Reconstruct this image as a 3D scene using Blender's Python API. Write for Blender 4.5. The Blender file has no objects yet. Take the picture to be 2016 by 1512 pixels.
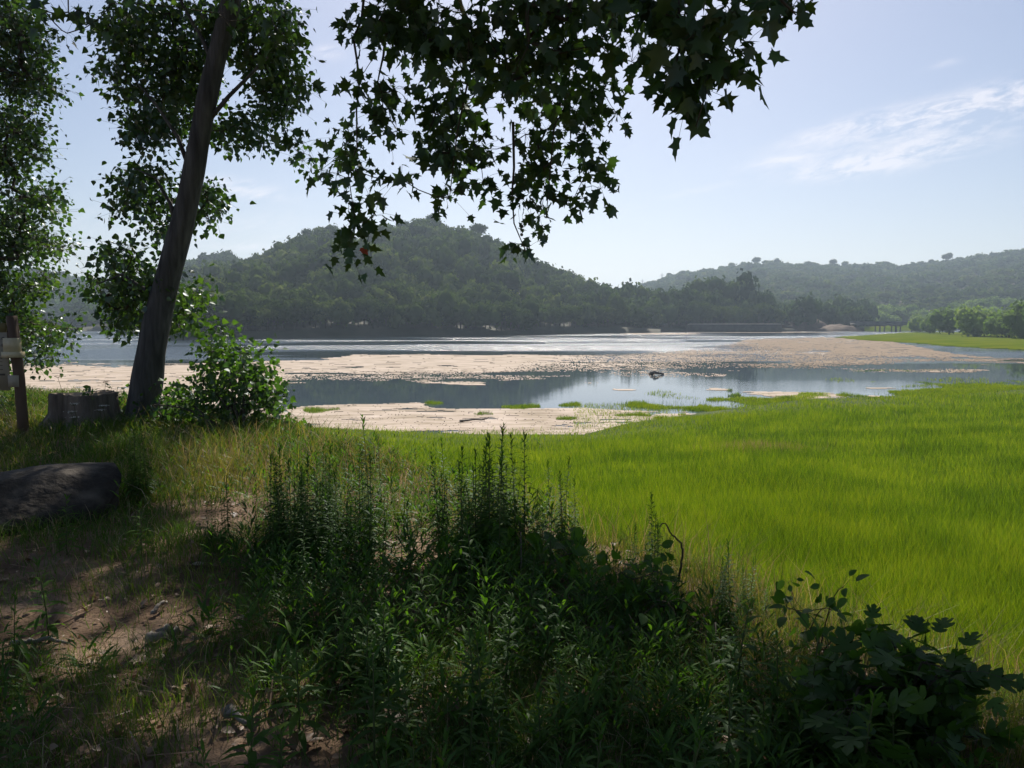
import bpy, math, random
import numpy as np
from mathutils import Vector

# ------------------------------------------------------------------ camera, sky, sun, exposure
SC = bpy.context.scene
F = 1523.0                      # focal length in pixels of a 2016 px wide frame
PITCH = math.radians(4.65)
CAMZ = 1.6
WZ = -2.6                       # lake level
SUN_EL, SUN_AZ = math.radians(43), math.radians(4)    # azimuth from +Y towards +X
cam = bpy.data.cameras.new('camera'); camo = bpy.data.objects.new('camera', cam)
SC.collection.objects.link(camo); SC.camera = camo
cam.sensor_width = 36; cam.lens = F / 2016 * 36; cam.clip_start = 0.05; cam.clip_end = 12000
camo.location = (0, 0, CAMZ); camo.rotation_euler = (math.radians(90) - PITCH, 0, 0)
L = Vector((math.sin(SUN_AZ) * math.cos(SUN_EL), math.cos(SUN_AZ) * math.cos(SUN_EL), math.sin(SUN_EL)))
sun = bpy.data.lights.new('sun', 'SUN'); suno = bpy.data.objects.new('sun', sun)
SC.collection.objects.link(suno)
sun.energy = 4.6; sun.angle = math.radians(0.53); sun.color = (1.0, 0.93, 0.82)
suno.rotation_euler = (-L).to_track_quat('-Z', 'Y').to_euler()
SC.view_settings.view_transform = 'Standard'; SC.view_settings.look = 'None'
SC.view_settings.gamma = 1; SC.view_settings.exposure = 0.63
SC.cycles.max_bounces = 6; SC.cycles.diffuse_bounces = 3; SC.cycles.glossy_bounces = 2
SC.cycles.transmission_bounces = 3; SC.cycles.transparent_max_bounces = 6; SC.cycles.volume_bounces = 0
SC.cycles.caustics_reflective = False; SC.cycles.caustics_refractive = False

world = bpy.data.worlds.new('World'); SC.world = world; world.use_nodes = True
def build_world():
    nt = world.node_tree; nt.nodes.clear(); N = nt.nodes; K = nt.links
    out = N.new('ShaderNodeOutputWorld'); bg = N.new('ShaderNodeBackground'); sky = N.new('ShaderNodeTexSky')
    sky.sky_type = 'NISHITA'; sky.sun_disc = False; sky.sun_elevation = SUN_EL; sky.sun_rotation = SUN_AZ
    sky.altitude = 200; sky.air_density = 1.0; sky.dust_density = 1.2; sky.ozone_density = 2.0
    bg.inputs['Strength'].default_value = 0.060
    def m(op, a, b=None, c=None):
        n = N.new('ShaderNodeMath'); n.operation = op
        for i, v in enumerate((a, b, c)):
            if v is None: continue
            if isinstance(v, (int, float)): n.inputs[i].default_value = v
            else: K.new(v, n.inputs[i])
        return n.outputs[0]
    tc = N.new('ShaderNodeTexCoord'); sp = N.new('ShaderNodeSeparateXYZ'); K.new(tc.outputs['Generated'], sp.inputs[0])
    yy = m('MAXIMUM', sp.outputs[1], 0.05)
    u = m('DIVIDE', sp.outputs[0], yy); v = m('DIVIDE', sp.outputs[2], yy)      # tangents of bearing and height
    ang = 0.24
    ur = m('ADD', m('MULTIPLY', u, math.cos(ang)), m('MULTIPLY', v, math.sin(ang)))
    vr = m('SUBTRACT', m('MULTIPLY', v, math.cos(ang)), m('MULTIPLY', u, math.sin(ang)))
    def noise(sx, sy, scale, detail, dist=0.0, off=0.0):
        cb = N.new('ShaderNodeCombineXYZ'); K.new(m('MULTIPLY', ur, sx), cb.inputs[0]); K.new(m('MULTIPLY', vr, sy), cb.inputs[1])
        cb.inputs[2].default_value = off
        n = N.new('ShaderNodeTexNoise'); n.inputs['Scale'].default_value = scale; n.inputs['Detail'].default_value = detail
        n.inputs['Roughness'].default_value = 0.62; n.inputs['Distortion'].default_value = dist
        K.new(cb.outputs[0], n.inputs['Vector']); return n.outputs[0]
    n1 = noise(1, 4.2, 9, 12, 0.9); n2 = noise(1, 3.2, 40, 8, 0.6, 3.0); n3 = noise(1, 5, 3.5, 4, 0.3, 7.0)
    tex = m('ADD', m('MULTIPLY', n1, 0.6), m('ADD', m('MULTIPLY', n2, 0.34), m('MULTIPLY', n3, 0.16)))
    def gauss(px, py, rx, ry, a, rot=ang):
        U = (px - 1008) / F; E = -(py - 632) / F
        du = m('SUBTRACT', u, U); dv = m('SUBTRACT', v, E)
        c, s = math.cos(rot), math.sin(rot)
        p = m('DIVIDE', m('ADD', m('MULTIPLY', du, c), m('MULTIPLY', dv, s)), rx / F)
        q = m('DIVIDE', m('SUBTRACT', m('MULTIPLY', dv, c), m('MULTIPLY', du, s)), ry / F)
        e = m('EXPONENT', m('MULTIPLY', m('ADD', m('MULTIPLY', p, p), m('MULTIPLY', q, q)), -1.0))
        return m('MULTIPLY', e, a)
    acc = None
    for g in [(1840, 232, 230, 26, .95), (2120, 180, 160, 34, .8), (1650, 262, 110, 16, .5), (1740, 318, 170, 22, .85, .17), (1640, 340, 70, 16, .6, .1),
              (1525, 325, 60, 9, .5, .2), (1860, 270, 120, 26, .4), (1370, 380, 120, 8, .25, .25), (490, 382, 70, 13, .7, -.12), (470, 362, 60, 9, .4, -.1), (330, 440, 260, 22, .35, 0), (480, 488, 90, 8, .55, 0),
              (655, 122, 30, 14, .45, 0), (300, 480, 260, 10, .35, .05), (1830, 143, 30, 6, .3)]:
        gg = gauss(*g); acc = gg if acc is None else m('ADD', acc, gg)
    mask = m('MULTIPLY', acc, m('MULTIPLY', m('SUBTRACT', tex, 0.475), 6.5))
    mask = m('MINIMUM', m('MAXIMUM', mask, 0.0), 0.62)
    mask = m('MULTIPLY', mask, m('GREATER_THAN', sp.outputs[1], 0.1))
    tn = N.new('ShaderNodeMix'); tn.data_type = 'RGBA'; tn.blend_type = 'MULTIPLY'; tn.inputs[0].default_value = 1; K.new(sky.outputs[0], tn.inputs[6]); tn.inputs[7].default_value = (1.01, .955, .985, 1)
    mx = N.new('ShaderNodeMix'); mx.data_type = 'RGBA'
    K.new(mask, mx.inputs[0]); K.new(tn.outputs[2], mx.inputs[6]); mx.inputs[7].default_value = (11.2, 10.6, 11.0, 1)
    K.new(mx.outputs[2], bg.inputs['Color']); K.new(bg.outputs[0], out.inputs[0])
build_world()

# ------------------------------------------------------------------ helpers
rng = np.random.default_rng(7)
PI = math.pi
def W(px, py, d):
    """point of the scene seen in direction (px, py), at forward distance d"""
    a = (px - 1008) / F; b = -(py - 756) / F
    cy = math.cos(PITCH) + b * math.sin(PITCH); cz = -math.sin(PITCH) + b * math.cos(PITCH)
    t = d / cy
    return np.array((a * t, d, CAMZ + cz * t))
def G(px, py, z=0.0):
    a = (px - 1008) / F; b = -(py - 756) / F
    cy = math.cos(PITCH) + b * math.sin(PITCH); cz = -math.sin(PITCH) + b * math.cos(PITCH)
    t = (z - CAMZ) / cz
    return np.array((a * t, cy * t, z))
def Gn(px, py, z):
    a = (px - 1008) / F; b = -(py - 756) / F
    cy = math.cos(PITCH) + b * math.sin(PITCH); cz = -math.sin(PITCH) + b * math.cos(PITCH)
    t = (z - CAMZ) / cz
    return a * t, cy * t
def topx(x, y, z):
    cy = y * math.cos(PITCH) - (z - CAMZ) * math.sin(PITCH); cz = y * math.sin(PITCH) + (z - CAMZ) * math.cos(PITCH)
    return 1008 + F * x / cy, 756 - F * cz / cy

_lat = np.random.default_rng(3).random((256, 256))
def vnoise(x, y):
    x = np.asarray(x, float); y = np.asarray(y, float)
    xi = np.floor(x).astype(int); yi = np.floor(y).astype(int); fx = x - xi; fy = y - yi
    fx = fx * fx * (3 - 2 * fx); fy = fy * fy * (3 - 2 * fy)
    g = lambda i, j: _lat[i & 255, j & 255]
    return (g(xi, yi) * (1 - fx) + g(xi + 1, yi) * fx) * (1 - fy) + (g(xi, yi + 1) * (1 - fx) + g(xi + 1, yi + 1) * fx) * fy
def fbm(x, y, o=4):
    s = 0; a = 0.5; t = 0
    for k in range(o):
        s = s + a * vnoise(x * 2 ** k + 17.3 * k, y * 2 ** k + 5.1 * k); t += a; a *= 0.5
    return s / t - 0.5

def mesh_np(name, V, T, mats=(), mid=None, smooth=False):
    V = np.asarray(V, np.float32); T = np.asarray(T, np.int32)
    me = bpy.data.meshes.new(name); k = T.shape[1]
    me.vertices.add(len(V)); me.vertices.foreach_set('co', V.ravel())
    me.loops.add(T.size); me.loops.foreach_set('vertex_index', T.ravel())
    me.polygons.add(len(T)); me.polygons.foreach_set('loop_start', np.arange(0, T.size, k, dtype=np.int32))
    for m_ in mats: me.materials.append(m_)
    if mid is not None: me.polygons.foreach_set('material_index', np.asarray(mid, np.int32))
    if smooth: me.polygons.foreach_set('use_smooth', np.ones(len(T), bool))
    me.update(calc_edges=True); me.validate()
    return me
def link(name, data, parent=None, loc=None):
    o = bpy.data.objects.new(name, data); SC.collection.objects.link(o)
    if loc is not None: o.location = loc
    if parent is not None: o.parent = parent
    return o
def tag(o, label=None, cat=None, group=None, kind=None):
    if label: o['label'] = label
    if cat: o['category'] = cat
    if group: o['group'] = group
    if kind: o['kind'] = kind
    return o
def root(name, loc, label, cat, group=None, rz=0):
    o = link(name, None, None, loc); o.rotation_euler = (0, 0, rz); o.empty_display_size = 0.2
    return tag(o, label, cat, group)
class Buf:
    """collects triangles; part(...) links them as one mesh object"""
    def __init__(s): s.V = []; s.T = []; s.n = 0
    def add(s, V, T):
        V = np.asarray(V, float).reshape(-1, 3); T = np.asarray(T, int)
        if T.shape[1] == 4: T = np.vstack((T[:, [0, 1, 2]], T[:, [0, 2, 3]]))
        s.V.append(V); s.T.append(T + s.n); s.n += len(V); return s
    def tube(s, P, R, sides=6, cap=True):
        P = np.asarray(P, float); n = len(P); R = np.broadcast_to(np.asarray(R, float), (n,))
        D = np.gradient(P, axis=0); D /= np.linalg.norm(D, axis=1)[:, None] + 1e-9
        up = np.array((0, 0, 1.0)) if abs(D[0, 2]) < 0.9 else np.array((1.0, 0, 0))
        A = np.cross(D, up); A /= np.linalg.norm(A, axis=1)[:, None] + 1e-9; B = np.cross(D, A)
        th = np.arange(sides) / sides * 2 * PI
        V = P[:, None] + R[:, None, None] * (np.cos(th)[None, :, None] * A[:, None] + np.sin(th)[None, :, None] * B[:, None])
        V = V.reshape(-1, 3); i = np.arange(n - 1)[:, None] * sides; j = np.arange(sides)[None]
        q = np.stack((i + j, i + (j + 1) % sides, i + sides + (j + 1) % sides, i + sides + j), -1).reshape(-1, 4)
        T = np.vstack((q[:, [0, 1, 2]], q[:, [0, 2, 3]]))
        if cap:
            V = np.vstack((V, P[0], P[-1])); c0 = len(V) - 2; c1 = len(V) - 1; jj = np.arange(sides)
            T = np.vstack((T, np.stack((np.full(sides, c0), (jj + 1) % sides, jj), -1),
                           np.stack((np.full(sides, c1), (n - 1) * sides + jj, (n - 1) * sides + (jj + 1) % sides), -1)))
        return s.add(V, T)
    def box(s, c, h, rz=0.0):
        c = np.array(c, float); h = np.array(h, float)
        q = np.array([(-1, -1, -1), (1, -1, -1), (1, 1, -1), (-1, 1, -1), (-1, -1, 1), (1, -1, 1), (1, 1, 1), (-1, 1, 1)], float) * h
        ca, sa = math.cos(rz), math.sin(rz); x = q[:, 0] * ca - q[:, 1] * sa; y = q[:, 0] * sa + q[:, 1] * ca
        return s.add(np.stack((x, y, q[:, 2]), 1) + c, [(0, 3, 2, 1), (4, 5, 6, 7), (0, 1, 5, 4), (1, 2, 6, 5), (2, 3, 7, 6), (3, 0, 4, 7)])
    def mesh(s, name, mat, smooth=False, off=(0, 0, 0)):
        return mesh_np(name, np.vstack(s.V) - np.asarray(off, float), np.vstack(s.T), (mat,), smooth=smooth)
    def part(s, name, mat, parent=None, off=None, smooth=False):
        """off: world location of the parent, the mesh is made relative to it"""
        if off is None: off = tuple(parent.location) if parent is not None else (0, 0, 0)
        return link(name, s.mesh(name, mat, smooth, off), parent)

def norm(a): return a / (np.linalg.norm(a, axis=-1, keepdims=True) + 1e-9)
def instances(tmpl, P, D, Nn, S):
    """put the template (V, T) at points P, its +Y along D and its +Z near Nn, scaled by S"""
    tv, tt = tmpl; n = len(P); D = norm(D); X = norm(np.cross(D, Nn)); Z = np.cross(X, D)
    S = np.asarray(S, float).reshape(-1, 1, 1) * np.ones((n, 1, 1))
    M = np.stack((X, D, Z), 1)
    V = np.einsum('mk,nkj->nmj', tv, M) * S + P[:, None]
    T = tt[None] + (np.arange(n) * len(tv))[:, None, None]
    return V.reshape(-1, 3), T.reshape(-1, 3)
def fan(outline, center, lift=0.0, zf=None):
    """leaf from an outline fanned round a centre point"""
    o = [(x, y, (zf(x, y) if zf else lift * abs(x))) for x, y in outline]
    c = (center[0], center[1], zf(*center) if zf else 0.0)
    V = np.array(o + [c], float); n = len(o)
    T = np.array([(i, (i + 1) % n, n) for i in range(n)])
    return V, T
half = [(.10, -.04), (.20, .02), (.46, -.02), (.33, .14), (.34, .24), (.62, .46), (.42, .47), (.30, .48), (.22, .52), (.24, .72), (.12, .78)]
PLANE = fan([(0, 0)] + half + [(0, 1.02)] + [(-x * 0.95, y) for x, y in reversed(half)], (0, .3), zf=lambda x, y: .22 * abs(x) - .22 * (y - .3) ** 2)
hp = [(.22, .03), (.43, .17), (.45, .28), (.33, .52), (.16, .76)]
POPLAR = fan([(0, 0)] + hp + [(0, 1.0)] + [(-x, y) for x, y in reversed(hp)], (0, .35), zf=lambda x, y: .18 * abs(x) - .15 * (y - .35) ** 2)
hf = [(.16, -.02), (.42, .10), (.55, .30), (.40, .36), (.24, .34), (.36, .52), (.44, .72), (.32, .80), (.20, .66), (.12, .60), (.18, .82)]
FIG = fan([(0, 0)] + hf + [(0, 1.0)] + [(-x, y) for x, y in reversed(hf)], (0, .33), zf=lambda x, y: .15 * abs(x) - .25 * (y - .3) ** 2)
LANCE = (np.array([(0, 0, 0), (.08, .3, .05), (0, .3, .03), (-.08, .3, .05), (.07, .65, .02), (0, .65, 0), (-.07, .65, .02), (0, 1, -.14)], float),
         np.array([(0, 1, 2), (0, 2, 3), (1, 4, 5), (1, 5, 2), (2, 5, 6), (2, 6, 3), (4, 7, 5), (5, 7, 6)]))
OVAL = fan([(0, 0), (.2, .12), (.32, .36), (.28, .62), (.14, .86), (0, 1.0), (-.14, .86), (-.28, .62), (-.32, .36), (-.2, .12)], (0, .45), zf=lambda x, y: .2 * abs(x) - .3 * (y - .4) ** 2)

# ------------------------------------------------------------------ materials
def newmat(name):
    m = bpy.data.materials.new(name); m.use_nodes = True; m.node_tree.nodes.clear()
    return m, m.node_tree.nodes, m.node_tree.links
def ramp(N, K, src, stops):
    r = N.new('ShaderNodeValToRGB'); e = r.color_ramp.elements
    while len(e) < len(stops): e.new(0.5)
    for el, (p, c) in zip(e, stops): el.position = p; el.color = (*c, 1)
    K.new(src, r.inputs[0]); return r.outputs[0]
def leafmat(name, cols, trans=0.45, tcol=(1.25, 1.5, 0.5), gloss=0.03, rough=0.5, scale=0.35, nmix=0.5, tree=None):
    """leaf: diffuse + light through the blade + a weak sheen; colour varies leaf by leaf and in broad drifts"""
    m, N, K = newmat(name)
    geo = N.new('ShaderNodeNewGeometry'); nz = N.new('ShaderNodeTexNoise'); nz.inputs['Scale'].default_value = scale; nz.inputs['Detail'].default_value = 4
    K.new(geo.outputs['Position'], nz.inputs['Vector'])
    mr = N.new('ShaderNodeMapRange'); mr.inputs[1].default_value = 0.3; mr.inputs[2].default_value = 0.7; K.new(nz.outputs[0], mr.inputs[0])
    mx = N.new('ShaderNodeMix'); mx.data_type = 'FLOAT'; mx.inputs[0].default_value = nmix
    K.new(geo.outputs['Random Per Island'], mx.inputs[2]); K.new(mr.outputs[0], mx.inputs[3])
    if tree:
        src = N.new('ShaderNodeObjectInfo').outputs['Random'] if tree == 'object' else N.new('ShaderNodeAttribute')
        if tree != 'object': src.attribute_name = 'tone'; src = src.outputs['Fac']
        m2 = N.new('ShaderNodeMix'); m2.data_type = 'FLOAT'; m2.inputs[0].default_value = .6; K.new(mx.outputs[0], m2.inputs[2]); K.new(src, m2.inputs[3]); mx = m2
    n = len(cols); col = ramp(N, K, mx.outputs[0], [(0.12 + 0.76 * i / max(1, n - 1), c) for i, c in enumerate(cols)])
    tc = N.new('ShaderNodeMix'); tc.data_type = 'RGBA'; tc.blend_type = 'MULTIPLY'; tc.inputs[0].default_value = 1
    K.new(col, tc.inputs[6]); tc.inputs[7].default_value = (*tcol, 1)
    d = N.new('ShaderNodeBsdfDiffuse'); t = N.new('ShaderNodeBsdfTranslucent'); g = N.new('ShaderNodeBsdfGlossy')
    K.new(col, d.inputs[0]); K.new(tc.outputs[2], t.inputs[0]); g.inputs['Roughness'].default_value = rough; g.inputs[0].default_value = (.9, .95, 1, 1)
    a = N.new('ShaderNodeMixShader'); a.inputs[0].default_value = trans; K.new(d.outputs[0], a.inputs[1]); K.new(t.outputs[0], a.inputs[2])
    b = N.new('ShaderNodeMixShader'); b.inputs[0].default_value = gloss; K.new(a.outputs[0], b.inputs[1]); K.new(g.outputs[0], b.inputs[2])
    o = N.new('ShaderNodeOutputMaterial'); K.new(b.outputs[0], o.inputs[0]); return m
def surf(name, cols, scale=3, rough=0.85, bump=0.3, bscale=20, stretch=(1, 1, 1), detail=8, coords='Object', spec=0.3, bdist=0.02, dist=0.0):
    m, N, K = newmat(name)
    tc = N.new('ShaderNodeTexCoord'); mp = N.new('ShaderNodeMapping'); mp.inputs['Scale'].default_value = stretch
    if coords == 'World':
        g = N.new('ShaderNodeNewGeometry'); K.new(g.outputs['Position'], mp.inputs['Vector'])
    else: K.new(tc.outputs[coords], mp.inputs['Vector'])
    nz = N.new('ShaderNodeTexNoise'); nz.inputs['Scale'].default_value = scale; nz.inputs['Detail'].default_value = detail; nz.inputs['Distortion'].default_value = dist
    K.new(mp.outputs[0], nz.inputs['Vector'])
    n = len(cols); col = ramp(N, K, nz.outputs[0], [(0.3 + 0.4 * i / max(1, n - 1), c) for i, c in enumerate(cols)])
    p = N.new('ShaderNodeBsdfPrincipled'); p.inputs['Roughness'].default_value = rough; p.inputs['Specular IOR Level'].default_value = spec
    K.new(col, p.inputs['Base Color'])
    if bump:
        n2 = N.new('ShaderNodeTexNoise'); n2.inputs['Scale'].default_value = bscale; n2.inputs['Detail'].default_value = 6; K.new(mp.outputs[0], n2.inputs['Vector'])
        b = N.new('ShaderNodeBump'); b.inputs['Strength'].default_value = bump; b.inputs['Distance'].default_value = bdist
        K.new(n2.outputs[0], b.inputs['Height']); K.new(b.outputs[0], p.inputs['Normal'])
    o = N.new('ShaderNodeOutputMaterial'); K.new(p.outputs[0], o.inputs[0]); return m

M_plane = leafmat('plane_leaf', [(.022, .045, .014), (.035, .07, .018), (.05, .095, .022), (.08, .13, .025)], trans=.30, gloss=.05)
M_poplar = leafmat('poplar_leaf', [(.03, .06, .02), (.045, .09, .024), (.065, .12, .03), (.11, .17, .035)], trans=.45, gloss=.07, rough=.38)
M_bush = leafmat('sucker_leaf', [(.03, .06, .015), (.05, .10, .02), (.07, .14, .025), (.11, .18, .03)], trans=.5, gloss=.05)
M_red = leafmat('red_leaf', [(.30, .05, .02), (.38, .09, .03)], tcol=(1.3, .7, .5))
M_bark = surf('poplar_bark', [(.045, .042, .040), (.085, .08, .076), (.14, .132, .125)], scale=9, bump=.9, bscale=26, stretch=(1, 1, .13), bdist=.035, dist=.6)
M_bark2 = surf('plane_bark', [(.10, .085, .06), (.20, .18, .14), (.32, .30, .25)], scale=3, bump=.4, bscale=14)
M_twig = surf('twig_bark', [(.05, .04, .03), (.09, .075, .055)], scale=20, bump=.2)
M_meadow = leafmat('meadow_grass', [(.04, .08, .006), (.10, .17, .010), (.175, .25, .014), (.32, .35, .03)], trans=.5, tcol=(1.15, 1.25, .5), gloss=.03, scale=.5, nmix=.4)
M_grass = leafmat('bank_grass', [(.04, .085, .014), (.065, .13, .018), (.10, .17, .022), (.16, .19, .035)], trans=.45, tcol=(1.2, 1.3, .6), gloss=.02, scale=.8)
M_yellow = leafmat('ripe_grass', [(.13, .15, .025), (.19, .19, .03), (.26, .23, .05), (.33, .28, .10)], trans=.45, tcol=(1.1, 1.1, .6), gloss=.05, scale=1.2)
M_dry = leafmat('dry_grass', [(.20, .13, .07), (.30, .20, .10), (.40, .30, .17), (.5, .40, .26)], trans=.35, tcol=(1, .95, .75), gloss=.06, scale=2)
M_weed = leafmat('horseweed_leaf', [(.035, .085, .014), (.055, .12, .018), (.08, .16, .022), (.12, .20, .03)], trans=.5, tcol=(1.2, 1.4, .5), gloss=.015, scale=1)
M_stem = surf('weed_stem', [(.06, .09, .03), (.11, .12, .04)], scale=10, bump=0)
M_fig = leafmat('fig_leaf', [(.03, .07, .014), (.045, .095, .018), (.065, .125, .022)], trans=.4, gloss=.02)
M_bramble = leafmat('bramble_leaf', [(.035, .08, .014), (.055, .115, .02), (.08, .15, .024)], trans=.45, gloss=.02)
M_litter = leafmat('fallen_leaf', [(.12, .07, .04), (.20, .12, .07), (.30, .19, .12), (.40, .29, .20)], trans=.15, tcol=(1, .9, .7), gloss=.04, scale=3)
F_cols = dict(oak=[(.022, .038, .012), (.045, .068, .018), (.07, .10, .026), (.12, .145, .04)], pine=[(.02, .036, .016), (.035, .058, .024), (.055, .085, .032), (.085, .115, .04)],
              scrub=[(.025, .045, .016), (.045, .075, .024), (.075, .11, .032), (.13, .14, .055)], willow=[(.10, .15, .055), (.16, .22, .075), (.24, .30, .11)])
M_forest = [leafmat(k + '_crown', F_cols[k], trans=.22, gloss=0, scale=.03, nmix=.6, tree='attr') for k in ('oak', 'pine', 'scrub', 'willow')]
M_tree = [leafmat(k + '_tree_crown', F_cols[k], trans=.22 if k != 'willow' else .35, gloss=0, scale=.06, nmix=.5, tree='object') for k in ('oak', 'pine', 'scrub', 'willow')]


# ------------------------------------------------------------------ ground of the bank, meadow and lake bed
crest = [(-500, 0, 19), (0, 0, 18), (0, 0, 17)]
_cp = np.array([-1500, -300, 0, 230, 420, 560, 700, 960, 1200, 1560, 1950, 2300, 3200.])
_cr = np.array([19, 18.5, 17.5, 15.0, 12.4, 11.0, 9.2, 6.6, 5.2, 3.9, 2.9, 2.5, 2.0])
_sp = np.array([-1500, -300, 50, 110, 240, 400, 560, 620, 800, 950, 1150, 1250, 1380, 1480, 1600, 1750, 1880, 2016, 2300, 3200.])
_sy = np.array([765, 768, 770, 778, 795, 820, 838, 842, 850, 855, 855, 832, 814, 799, 785, 781, 778, 767, 762, 760.])
_sr = np.array([G(1008, y, WZ)[1] for y in _sy])
def bearing(x, y): return 1008 + F * np.asarray(x) / np.maximum(np.asarray(y), 0.35)
def Rc(px): return np.interp(px, _cp, _cr)
def Rs(px, x=None, y=None):
    r = np.interp(px, _sp, _sr)
    if x is not None: r = r + (4.0 + 5 * np.clip((px - 1150) / 200, 0, 1)) * fbm(x * .35 + 3, y * .2 + 9, 4) * np.clip(r / 30, .4, 2)
    return r
def sstep(t): t = np.clip(t, 0, 1); return t * t * (3 - 2 * t)
def H(x, y):
    x = np.asarray(x, float); y = np.asarray(y, float)
    px = bearing(x, y); rc = Rc(px); rs = np.interp(px, _sp, _sr)
    s = y - rc
    bank = 0.10 * fbm(x * .5, y * .5, 4) + 0.03 * fbm(x * 3, y * 3, 3)
    drop = sstep(s / 2.8)
    t = np.clip((s - 1.2) / np.maximum(rs - rc - 1.2, 1), 0, 3)
    mead = -1.25 - (1.36 + WZ * 0 - .02) * np.minimum(t, 1) - np.maximum(t - 1, 0) * 1.5 + 0.10 * fbm(x * .25, y * .25, 3) * (1 - np.clip(t, 0, 1) * .7)
    z = bank * (1 - drop) + mead * drop
    return np.where(y < 0.4, bank, z)
def Hs(x, y): return float(H(np.array([x]), np.array([y]))[0])

def make_ground():
    ys = np.concatenate((np.linspace(-40, -2, 12), np.linspace(-1, 22, 190), np.geomspace(22.5, 75, 60), np.geomspace(80, 6000, 14)))
    th = np.concatenate((np.linspace(-60, -12, 24), np.linspace(-11.8, 11.8, 190), np.linspace(12, 60, 24)))
    Y, X = np.meshgrid(ys, th, indexing='ij'); X = X * np.maximum(1, Y / 14)
    Z = H(X, Y); Z = np.where(Y > 78, WZ - 3, Z)
    V = np.stack((X, Y, Z), -1).reshape(-1, 3); r, c = X.shape
    i = np.arange(r - 1)[:, None] * c + np.arange(c - 1)[None]; q = np.stack((i, i + 1, i + c + 1, i + c), -1).reshape(-1, 4)
    m, N, K = newmat('bank_soil')
    g = N.new('ShaderNodeNewGeometry'); sp = N.new('ShaderNodeSeparateXYZ'); K.new(g.outputs['Position'], sp.inputs[0])
    n1 = N.new('ShaderNodeTexNoise'); n1.inputs['Scale'].default_value = 2.2; n1.inputs['Detail'].default_value = 10; K.new(g.outputs['Position'], n1.inputs['Vector'])
    soil = ramp(N, K, n1.outputs[0], [(.3, (.075, .048, .030)), (.5, (.16, .105, .068)), (.7, (.26, .185, .13))])
    n2 = N.new('ShaderNodeTexNoise'); n2.inputs['Scale'].default_value = .8; n2.inputs['Detail'].default_value = 8; K.new(g.outputs['Position'], n2.inputs['Vector'])
    turf = ramp(N, K, n2.outputs[0], [(.35, (.03, .055, .01)), (.65, (.07, .10, .015))])
    mr = N.new('ShaderNodeMapRange'); K.new(sp.outputs[2], mr.inputs[0]); mr.inputs[1].default_value = -.25; mr.inputs[2].default_value = -1.0
    mx = N.new('ShaderNodeMix'); mx.data_type = 'RGBA'; K.new(mr.outputs[0], mx.inputs[0]); K.new(soil, mx.inputs[6]); K.new(turf, mx.inputs[7])
    p = N.new('ShaderNodeBsdfPrincipled'); p.inputs['Roughness'].default_value = .95; p.inputs['Specular IOR Level'].default_value = .15
    n3 = N.new('ShaderNodeTexNoise'); n3.inputs['Scale'].default_value = 28; n3.inputs['Detail'].default_value = 8; K.new(g.outputs['Position'], n3.inputs['Vector'])
    b = N.new('ShaderNodeBump'); b.inputs['Strength'].default_value = .8; b.inputs['Distance'].default_value = .03; K.new(n3.outputs[0], b.inputs['Height']); K.new(b.outputs[0], p.inputs['Normal'])
    K.new(mx.outputs[2], p.inputs['Base Color']); o = N.new('ShaderNodeOutputMaterial'); K.new(p.outputs[0], o.inputs[0])
    tag(link('ground', mesh_np('ground', V, q, (m,), smooth=True)), kind='structure', label='brown soil bank dropping to the meadow and the lake bed')
make_ground()

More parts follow.
